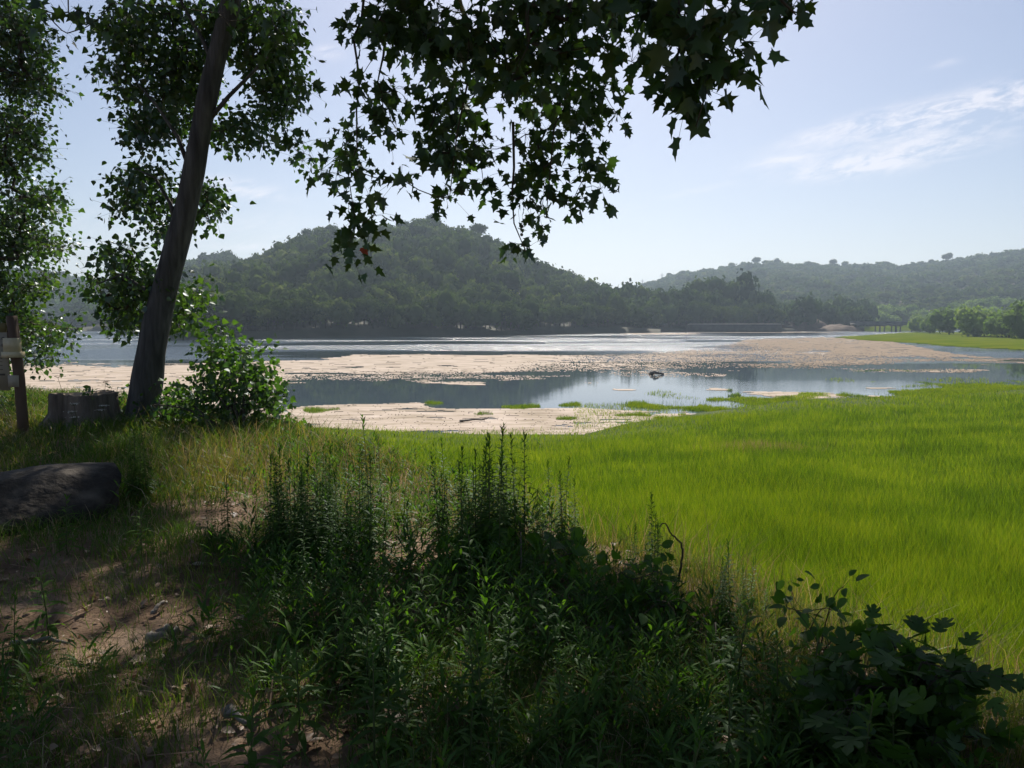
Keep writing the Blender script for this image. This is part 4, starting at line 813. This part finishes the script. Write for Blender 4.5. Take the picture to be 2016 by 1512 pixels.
def sucker_bush():
    d = 11.2; base = G(470, 868, 0); base[2] = Hs(base[0], base[1]); r = root('poplar_bush', tuple(base), 'bushy green poplar suckers right of the leaning trunk', 'bush')
    bl = [(430, 662, 26, 24, d, 1.4), (425, 705, 34, 34, d, 1.3), (475, 685, 24, 26, d), (500, 735, 40, 35, d), (460, 735, 55, 35, d, 1.2), (515, 700, 12, 22, d), (480, 800, 80, 50, d, 1.4), (420, 790, 55, 45, d), (530, 745, 22, 18, d), (540, 800, 30, 42, d), (360, 780, 35, 25, d), (350, 815, 55, 30, d), (300, 815, 30, 35, d + .6), (318, 780, 18, 20, d + .6), (470, 850, 90, 18, d, 1.3), (565, 850, 28, 26, d), (395, 745, 18, 16, d), (235, 800, 12, 34, d + 1.5, .8)]
    rr = np.random.default_rng(34); C = blob_centers(bl, 3.3, .15, rr, .7)
    st = []
    for px, py in [(432, 680), (480, 720), (520, 760), (400, 760), (350, 790), (560, 830), (300, 800)]:
        a = base + rng.normal(0, .12, 3) * (1, 1, 0); e = W(px, py, d); st += [a + (e - a) * t + (0, 0, .15 * math.sin(t * 3)) for t in np.linspace(.03, 1, 9)]
    b = Buf()
    for k in range(0, len(st), 9): b.tube(st[k:k + 9], np.linspace(.022, .006, 9), 5)
    b.part('stems', M_twig, r)
    crown_parts(r, st, C, 20, .12, .085, POPLAR, M_bush, M_twig, 95, r0=.003, down=.3, flat=.3, names=('foliage', 'twigs'))
sucker_bush()
def small_bush(name, base, blobs, tmpl, size, mat, label, seed, k=9, spread=.09, cell=.11, lay=1.2, down=.3, dep=.25, r0=.0025, flat=.4, cat='bush', stems=5):
    base = np.asarray(base, float); base[2] = Hs(base[0], base[1]) - .02; r = root(name, tuple(base), label, cat)
    rr = np.random.default_rng(seed); C = blob_centers(blobs, lay, cell, rr, dep); st = []
    b = Buf()
    for i in rr.choice(len(C), min(stems, len(C)), replace=False):
        a = base + rr.normal(0, .04, 3) * (1, 1, 0); q = [a + (C[i] - a) * t + np.array((0, 0, .1)) * math.sin(t * 3.1) for t in np.linspace(0, 1, 7)]; st += q[1:]; b.tube(q, np.linspace(r0 * 3, r0 * 1.2, 7), 5)
    b.part('stems', M_twig, r)
    crown_parts(r, st, C, k, spread, size, tmpl, mat, M_twig, seed + 1, r0=r0, down=down, flat=flat, names=('foliage', 'twigs'))
small_bush('low_bush', G(25, 850, 0), [(15, 800, 40, 30, 13), (40, 825, 25, 15, 13)], POPLAR, .07, M_bush, 'small dark bush behind the sign post at the left edge', 201, k=14, spread=.12, cell=.15)
small_bush('fig_bush', W(1745, 1560, 2.75), [(1740, 1440, 190, 60, 2.7), (1700, 1370, 120, 45, 2.8), (1800, 1330, 90, 45, 2.8), (1880, 1430, 70, 70, 2.7), (1600, 1420, 70, 40, 2.8), (1780, 1285, 45, 22, 2.8), (1850, 1340, 60, 30, 2.8), (1640, 1300, 40, 20, 2.9)], FIG, .098, M_fig, 'dark fig bush with deeply lobed leaves in the lower right corner', 203, k=9, spread=.065, cell=.085, lay=3.4, flat=.6, down=.1, dep=.3)
small_bush('sapling', G(1600, 1330, -.1), [(1548, 1150, 12, 14, 3.4), (1560, 1190, 22, 20, 3.4), (1575, 1235, 25, 20, 3.4), (1650, 1160, 18, 14, 3.4), (1630, 1210, 25, 18, 3.4), (1700, 1250, 45, 22, 3.3), (1620, 1280, 40, 20, 3.3), (1590, 1290, 35, 20, 3.3)], OVAL, .065, M_bramble, 'thin two stemmed sapling rising behind the fig bush', 205, k=6, spread=.04, cell=.05, lay=1.8, r0=.0012)
small_bush('bramble_bush', G(1030, 1200, 0), [(1000, 1080, 80, 40, 4.9), (1100, 1090, 55, 45, 4.7), (1060, 1140, 90, 35, 4.6), (940, 1120, 60, 40, 4.9), (1150, 1140, 30, 25, 4.6), (925, 1050, 30, 25, 5)], OVAL, .115, M_bramble, 'round leaved bramble hanging over the bank edge in the centre', 207, k=8, spread=.08, cell=.12, lay=2)
small_bush('bramble_bush', G(1270, 1230, 0), [(1270, 1120, 50, 25, 4.2), (1300, 1160, 60, 45, 4.1), (1230, 1190, 60, 40, 4.1), (1320, 1220, 50, 50, 4.0), (1210, 1130, 20, 15, 4.2)], OVAL, .07, M_bramble, 'dark bramble mound right of centre below the bare twig', 209, k=12, spread=.08, cell=.10, lay=2.2)
small_bush('nettle_clump', G(1400, 1290, -.1), [(1400, 1230, 40, 50, 3.8), (1440, 1280, 50, 40, 3.7), (1380, 1300, 50, 40, 3.7), (1480, 1310, 40, 30, 3.6)], OVAL, .055, M_bramble, 'leafy clump left of the sapling at the bank edge', 211, k=10, spread=.07, cell=.09, lay=1.3)

for px, py, sz, lab in [(1828, 945, 30, 'leafy dark weed patch in the middle of the right meadow'), (1870, 950, 26, 'darker weed beside the leafy patch in the right meadow'), (1345, 928, 16, 'little weed tuft in the middle of the meadow'), (1990, 950, 28, 'weed clump by the right edge of the meadow'), (1960, 1130, 26, 'dark hollow of weeds low in the right meadow'), (1060, 868, 14, 'small weed tuft near the far edge of the meadow')]:
    q = G(px, py, -2.0); dd = float(q[1]); small_bush('meadow_weed', (q[0], dd, 0), [(px, py - sz * .3, sz, sz * .35, dd)], LANCE, .22, M_weed, lab, 400 + px, k=9, spread=.10, cell=.13, lay=1.2, cat='weed', stems=3)

# ------------------------------------------------------------------ tall weeds
def weed_proto(seed, h, nl, ll, droop, name='weed'):
    TW = (LANCE[0] * (1.35, 1, 1), LANCE[1])
    r = np.random.default_rng(seed); b = Buf(); bend = r.normal(0, .04, 2) * h
    ts = np.linspace(0, 1, 8); P = np.stack((bend[0] * ts ** 2, bend[1] * ts ** 2, h * ts), 1); b.tube(P, np.linspace(.0045, .0015, 8), 4)
    stem = b.mesh(name + '_stem', M_stem)
    t = .12 + .88 * (np.arange(nl) + r.random(nl)) / nl; a = np.arange(nl) * 2.4 + r.normal(0, .3, nl)
    p = np.stack((np.interp(t, ts, P[:, 0]), np.interp(t, ts, P[:, 1]), t * h), 1)
    up = np.where(t > .88, 1.6, .55 - droop * (1 - t)); D = np.stack((np.cos(a), np.sin(a), up), 1); Nn = np.stack((-np.cos(a) * up, -np.sin(a) * up, np.ones(nl)), 1)
    V, T = instances(TW, p, D, Nn, ll * (1.05 - .72 * t) * (.75 + .5 * r.random(nl))); f = Buf(); f.add(V, T)
    return stem, f.mesh(name + '_leaves', M_weed)
HW = [weed_proto(300 + i, .85, 74, .135, 1.1, 'horseweed') for i in range(5)]
HERB = [weed_proto(320 + i, .38, 30, .13, .9, 'herb') for i in range(5)]
def weeds(spots, protos, name, label, cat, group, smin=.8, smax=1.2):
    for k, (x, y, s) in enumerate(spots):
        p = protos[rng.integers(len(protos))]; o = root(name, (x, y, Hs(x, y) - .01), label, cat, group, rng.random() * 6.28); sc = s * rng.uniform(smin, smax); o.scale = (sc * .5 + .5 * min(sc, 1.2), sc * .5 + .5 * min(sc, 1.2), sc)
        link('stem', p[0], o); link('leaves', p[1], o)
def spotcloud(n, cx, cy, rx, ry, s=1.0, seed=0):
    r = np.random.default_rng(seed + int(cx)); out = []
    for _ in range(n):
        px = cx + r.normal() * rx * .55; py = cy + r.normal() * ry * .55; g = G(px, py, 0); out.append((float(g[0]), float(g[1]), s * (.55 + .65 * r.random())))
    return out
W1 = 'tall narrow leaved horseweed in the thicket left of centre'; W2 = 'tall narrow leaved horseweed in the clump right of the bare soil'
weeds(spotcloud(56, 625, 1080, 130, 60, .74), HW, 'horseweed', W1, 'weed', 'horseweeds in the thicket left of centre')
weeds(spotcloud(14, 560, 1090, 60, 40, .62), HW, 'horseweed', W1, 'weed', 'horseweeds in the thicket left of centre')
weeds(spotcloud(38, 940, 1090, 85, 45, .72), HW, 'horseweed', W2, 'weed', 'horseweeds right of the bare soil')
weeds(spotcloud(10, 1010, 1070, 25, 25, .78), HW, 'horseweed', W2, 'weed', 'horseweeds right of the bare soil')
weeds(spotcloud(16, 275, 985, 30, 15, .78), HW, 'horseweed', 'dark horseweed standing in front of the leaning trunk', 'weed', 'horseweeds in front of the trunk')
weeds(spotcloud(9, 430, 1080, 45, 30, .45), HW, 'horseweed', 'short horseweed beside the sunlit soil patch on the left', 'weed', 'horseweeds by the left soil patch')
weeds(spotcloud(7, 1110, 1075, 30, 20, .6), HW, 'horseweed', 'short horseweed behind the central bramble', 'weed', 'horseweeds behind the central bramble')
weeds(spotcloud(8, 1290, 1180, 50, 20, .62), HW, 'horseweed', 'horseweed growing out of the right bramble mound', 'weed', 'horseweeds in the right bramble')
weeds(spotcloud(10, 1440, 1230, 70, 30, .45), HW, 'horseweed', 'horseweed among the dry grass at the bank edge right of centre', 'weed', 'horseweeds in the dry grass')
g = G(728, 1075, 0); weeds([(float(g[0]), float(g[1]), 1.12)], HW, 'horseweed', 'tallest horseweed, its tip reaching the algae line', 'weed', None, 1, 1)
LH = 'low lance leaved herb in the shaded foreground'
x_, y_, s_ = bank_points(520, -4.6, 3.2, 1.15, 6.6, 44); q_ = topx(x_, y_, 0); kp = (fbm(x_ * .7 + 9, y_ * .7, 3) + .25 * (q_[0] > 520) > .0) & (rng.random(len(x_)) < np.where(q_[0] > 450, .95, .45)) & ((s_ < -.5) | (q_[0] < 1000))
_sp2 = [(float(a), float(b_), .55 + .6 * float(rng.random())) for a, b_ in zip(x_[kp], y_[kp])][:250]
weeds(_sp2, HERB, 'low_herb', LH, 'herb', 'low herbs in the shaded foreground')
weeds(spotcloud(9, 740, 1360, 60, 25, .85, 5), HERB, 'low_herb', 'brighter lance leaved herb in the sunfleck left of the bottom centre', 'herb', 'herbs in the sunfleck')

def undergrowth():
    x, y, s = bank_points(11000, -7.5, 4.2, .95, 9.5, 144); px, py = topx(x, y, 0)
    k = (fbm(x * .8 + 2, y * .8, 3) * 1.6 + .45 + .55 * np.clip((px - 420) / 150, 0, 1) - .28 - .9 * np.exp(-((px - 170) / 280) ** 2 - ((py - 1240) / 60) ** 2) - 1.3 * np.exp(-((px - 560) / 190) ** 2 - ((py - 1500) / 75) ** 2)
         - .9 * np.exp(-((px - 440) / 75) ** 2 - ((py - 1035) / 28) ** 2) - .95 * np.exp(-((px - 790) / 100) ** 2 - ((py - 1088) / 30) ** 2))
    kp = (rng.random(len(x)) < k * .75) & ((s < -.45) | (px < 1080)); x, y = x[kp], y[kp]; r = np.random.default_rng(5); P, D, Nn, S = [], [], [], []
    for a, b_ in zip(x, y):
        n = r.integers(9, 20); h = (.10 + .20 * r.random()) * (1.25 if b_ > 3 and a < .4 else .8); t = r.random(n); az = r.random(n) * 6.28; up = .25 + t
        z = Hs(a, b_); P.append(np.c_[a + .03 * np.cos(az), b_ + .03 * np.sin(az), z + t * h]); D.append(np.c_[np.cos(az), np.sin(az), up]); Nn.append(np.c_[-np.cos(az) * up, -np.sin(az) * up, np.ones(n)]); S.append((.05 + .07 * r.random()) * (1.2 - .5 * t))
    V, T = instances(LANCE, np.vstack(P), np.vstack(D), np.vstack(Nn), np.concatenate(S)); b = Buf(); b.add(V, T)
    tag(b.part('undergrowth', M_weed), 'dense low leafy undergrowth over the shaded bank', 'undergrowth', kind='stuff')
undergrowth()

# ------------------------------------------------------------------ stump, boulder, sign, sticks
def stump():
    d = 11.6; c = W(168, 850, d); c[2] = Hs(c[0], d); r = root('tree_stump', tuple(c), 'wide sawn tree stump in the grass left of the leaning trunk', 'tree stump')
    M_b = surf('stump_bark', [(.08, .065, .055), (.17, .14, .12), (.28, .23, .19)], scale=7, bump=1, bscale=18, stretch=(1, 1, .2), bdist=.06); M_c = surf('sawn_wood', [(.22, .16, .11), (.36, .28, .2)], scale=4, bump=.5)
    n = 56; th = np.linspace(0, 2 * PI, n, endpoint=False); top = .50; flare = 1 + .10 * np.sin(th * 5 + 1) + .05 * np.sin(th * 11)
    V = []; rings = [(-.25, .66), (0, .60), (.1, .52), (.22, .47), (.36, .45), (top - .02, .445), (top, .43)]
    for z, rad in rings:
        f = 1 + (flare - 1) * (1.6 if z < .2 else .6); rough = 1 + .025 * rng.random(n)
        for k in range(n): V.append((rad * f[k] * rough[k] * math.cos(th[k]), rad * f[k] * rough[k] * .9 * math.sin(th[k]), z + (.015 * math.sin(th[k] * 2) + .02 * rng.random() if z > .45 else 0)))
    T = [(a * n + k, a * n + (k + 1) % n, (a + 1) * n + (k + 1) % n, (a + 1) * n + k) for a in range(len(rings) - 1) for k in range(n)]
    b = Buf(); b.add(V, T); b.part('bark', M_b, r, off=(0, 0, 0), smooth=True)
    V = np.array(V[-n:]) * (.985, .985, 1) + (0, 0, .002); V = np.vstack((V, [[0, 0, top - .03]])); b = Buf(); b.add(V, [(k, (k + 1) % n, n) for k in range(n)]); b.part('sawn_top', M_c, r, off=(0, 0, 0))
    small_bush('stump_sprout', (c[0] + .12, d - .1, 0), [(171, 768, 10, 6, d - .15), (184, 766, 7, 7, d - .15), (176, 773, 8, 4, d - .15)], OVAL, .11, M_bush, 'small bright leafy sprout growing on top of the stump', 221, k=5, spread=.04, cell=.07, cat='sprout', stems=2)
stump()
def flowers():
    M_f = surf('umbel_white', [(.7, .68, .6), (.8, .78, .72)], scale=5, bump=0)
    def fl(px, py, pb, d, label, dark=False):
        e = W(px, py, d); a = W(pb[0], pb[1], d); a[2] = Hs(a[0], d); r = root('wild_carrot', tuple(a), label, 'wildflower', 'wild carrots around the stump')
        b = Buf(); b.tube([a, (a + e) / 2 + (.03, 0, .02), e], [.006, .004, .003], 4)
        for k in range(9):
            q = e + np.array((math.cos(k * .7), math.sin(k * .7), .5)) * .05; b.tube([e, q], .002, 3)
        b.part('stem', M_stem, r)
        n = 34; P = e + np.c_[rng.normal(0, .035, (n, 2)), .03 + .008 * rng.random(n)]; V, T = instances(OVAL, P, rng.normal(size=(n, 3)) * (1, 1, .2), np.tile((0, 0, 1.0), (n, 1)), .022); b = Buf(); b.add(V, T); b.part('flower_head', M_litter if dark else M_f, r)
    fl(114, 744, (133, 800), 12.0, 'tall dark headed wild carrot left of the stump', True)
    fl(208, 755, (190, 800), 12.2, 'thin wild carrot rising right over the stump', True)
    for k, (px, py) in enumerate([(146, 799), (141, 815), (203, 803), (147, 826), (197, 812)]):
        fl(px, py, (px + 2, 862), 10.6, ['white umbel in front of the left of the stump, upper', 'white umbel just under the upper left one', 'white umbel before the right side of the stump', 'lowest white umbel before the stump', 'white umbel slightly below the right one'][k])
flowers()
def boulder():
    d = 6.0; c = W(70, 1000, d); r3 = np.random.default_rng(2); v, t = ICO3; v = v.copy()
    v = v * (1.25, .75, .62)
    for k in range(16):
        q = norm(r3.normal(size=3) * (1, 1, .9)); lim = (.50 + .22 * r3.random()) * math.sqrt((q[0] * 1.25) ** 2 + (q[1] * .75) ** 2 + (q[2] * .62) ** 2) * 1.15
        e = v @ q - lim; v = v - np.where(e > 0, e, 0)[:, None] * q
    v[:, 2] = np.where(v[:, 2] > .36 + .10 * v[:, 0], .36 + .10 * v[:, 0] + (v[:, 2] - .36 - .10 * v[:, 0]) * .2, v[:, 2])
    v = v + norm(v) * (.10 * fbm(v[:, 0] * 2.2 + 5, v[:, 2] * 3 + v[:, 1] * 2, 5) + .03 * fbm(v[:, 0] * 9, v[:, 2] * 12 + v[:, 1] * 7, 3))[:, None]
    z = Hs(c[0], d); v += (c[0] - .26, d + .2, z - .03)
    M = surf('boulder_stone', [(.02, .016, .012), (.045, .037, .03), (.12, .10, .08)], scale=6, bump=.8, bscale=14, bdist=.04, coords='World')
    o = link('boulder', mesh_np('boulder', v - (c[0], d, z), t, (M,), smooth=True), None, (c[0], d, z)); tag(o, 'big flat topped grey boulder in shade at the left edge', 'boulder')
boulder()
def sign():
    d = 10.4; base = G(38, 866, 0); x = float(W(38, 800, d)[0]); z = Hs(x, d); r = root('information_sign', (x, d, z), 'brown post with a pale notice board cut by the left edge', 'sign')
    M_w = surf('brown_post', [(.10, .065, .045), (.17, .115, .085)], scale=8, bump=.3, stretch=(1, 1, .1)); M_p = surf('notice_board', [(.42, .36, .28), (.50, .44, .35)], scale=2, bump=0); M_o = surf('board_header', [(.20, .17, .08), (.24, .2, .1)], scale=2, bump=0)
    M_y = surf('clear_sleeve', [(.55, .46, .28), (.75, .66, .44)], scale=6, bump=0, rough=.3); M_k = surf('print_dark', [(.12, .10, .09), (.16, .13, .11)], bump=0)
    zz = lambda py: CAMZ - (py - 632) / F * d; xx = lambda px: (px - 1008) / F * d
    bp = Buf(); px_w = .068
    bp.tube([(x + .05, d, z - .3), (x + .02, d, zz(745)), (x - .04, d, zz(622))], px_w, 14); bp.part('post', M_w, r, smooth=True)
    def bx(nm, a, b_, c, e, y0, th, m, tilt=0):
        b = Buf(); b.box(((xx(a) + xx(c)) / 2, y0, (zz(b_) + zz(e)) / 2), (abs(xx(c) - xx(a)) / 2, th, abs(zz(b_) - zz(e)) / 2)); return b.part(nm, m, r)
    bx('notice_board', -95, 654, 19, 768, d - .03, .012, M_p); bx('board_header', -95, 636, 17, 654, d - .03, .014, M_o)
    o = bx('sleeve', 17, 665, 44, 692, d - .06, .05, M_y); bx('sleeve_lip', 15, 692, 48, 703, d - .06, .075, M_y); bx('lower_bracket', 22, 738, 40, 761, d - .03, .07, M_p)
    for k, (a, b_) in enumerate([(2, 668), (12, 666), (2, 680), (11, 679), (12, 690)]):
        b = Buf(); b.tube([(xx(a), d - .048, zz(b_)), (xx(a), d - .044, zz(b_))], .022 if k < 4 else .009, 12); b.part('pictogram', M_k, r)
    for py in (704, 711, 718, 726): bx('text_line', -60, py, 8, py + 1.2, d - .045, .002, M_k)
    bx('heading_line', -60, 735, 12, 738.5, d - .045, .002, M_k)
sign()
def stick(name, pts, rad, label, mat=M_twig, cat='stick', sub=None):
    P = np.array(pts, float); r = tag(link(name, None, None, tuple(P[0])), label, cat)
    t = np.linspace(0, len(P) - 1, len(P) * 4); Q = np.stack([np.interp(t, range(len(P)), P[:, k]) for k in range(3)], 1) + rng.normal(0, rad * .35, (len(t), 3)); b = Buf(); b.tube(Q, np.linspace(rad, rad * .45, len(t)), 7)
    SC.collection.objects.unlink(r); bpy.data.objects.remove(r)
    me = b.mesh(name, mat, True, P[0]); tag(link(name, me, None, tuple(P[0])), label, cat)
stick('bare_twig', [W(1335, 1140, 4.3), W(1345, 1088, 4.3), W(1340, 1068, 4.3), W(1322, 1052, 4.3), W(1309, 1028, 4.3), W(1300, 1036, 4.3)], .007, 'bare crooked twig sticking up against the meadow', cat='twig')
M_gw = surf('grey_driftwood', [(.16, .14, .12), (.28, .25, .22)], scale=8, bump=.3)
stick('driftwood', [G(1280, 735, WZ + .05), G(1292, 733, WZ + .25), G(1303, 735, WZ + .08)], .16, 'dark driftwood lump at the edge of the broken algae', M_gw, 'driftwood')
stick('driftwood', [G(905, 829, WZ + .06), G(950, 825, WZ + .10), G(962, 822, WZ + .2)], .05, 'thin branch lying on the lower algae mat', M_gw, 'driftwood')
for a, b_, rr_, lab in [((290, 1248), (352, 1232), .035, 'grey piece of branch lying in the left sunfleck'), ((20, 1262), (130, 1254), .016, 'straight stick on the soil near the left edge'), ((445, 1405), (480, 1428), .022, 'short stick end above the bottom sunfleck'), ((1180, 1245), (1320, 1262), .03, 'dead branch in the dark hollow right of centre'), ((960, 1240), (1010, 1190), .018, 'forked dead stick below the central bramble'), ((300, 1195), (330, 1180), .014, 'small broken stick behind the left sunfleck')]:
    p = G(*a, .03); q = G(*b_, .03); p[2] = Hs(p[0], p[1]) + .03; q[2] = Hs(q[0], q[1]) + .03; stick('fallen_stick', [p, (p + q) / 2 + (0, 0, .012), q], rr_, lab, M_gw)
def stone(px, py, s, label, m):
    g = G(px, py, 0); v, t = ICO2; v = v * (1, .7, .38) * s * (1 + .3 * (rng.random((len(v), 1)) - .5)); z = Hs(g[0], g[1]) + s * .12
    tag(link('stone', mesh_np('stone', v, t, (m,), smooth=False), None, (g[0], g[1], z)), label, 'stone')
M_st = surf('pale_stone', [(.35, .28, .22), (.5, .43, .36)], scale=6, bump=.4)
stone(742, 1078, .10, 'flat pale stone on the sunlit soil patch in the centre', M_st); stone(390, 1110, .035, 'small round stone under the arching grass on the left', M_st)
for px, py, s, up, lab in [(885, 1455, .13, .8, 'large dry leaf standing upright at the bottom centre'), (575, 1482, .10, .1, 'broad dry leaf lying in the bottom sunfleck'), (760, 1420, .10, .2, 'dry leaf half in shade left of the upright leaf'), (1020, 1470, .09, .1, 'dry leaf lying right of the upright one')]:
    g = G(px, py, 0); V, T = instances(PLANE, np.zeros((1, 3)), np.array([(.25, .3, 1.0 if up > .5 else .08)]), np.array([(.1, -1.0, .1 if up > .5 else 2.0)]), s)
    tag(link('dry_leaf', mesh_np('dry_leaf', V, T, (M_litter,)), None, (g[0], g[1], Hs(g[0], g[1]) + .02)), lab, 'dry leaf')

# ------------------------------------------------------------------ haze between here and the hills
def haze():
    m, N, K = newmat('haze'); v = N.new('ShaderNodeVolumePrincipled'); v.inputs['Density'].default_value = .00038; v.inputs['Color'].default_value = (.66, .82, 1.0, 1); v.inputs['Anisotropy'].default_value = .35
    o = N.new('ShaderNodeOutputMaterial'); K.new(v.outputs[0], o.inputs['Volume'])
    b = Buf(); b.box((0, 2000, 72), (2700, 4200 / 2 + 60 + 2000, 80)); ob = b.part('haze', m); tag(ob, 'thin blue haze over the lake and hills', 'haze', kind='stuff')
haze()
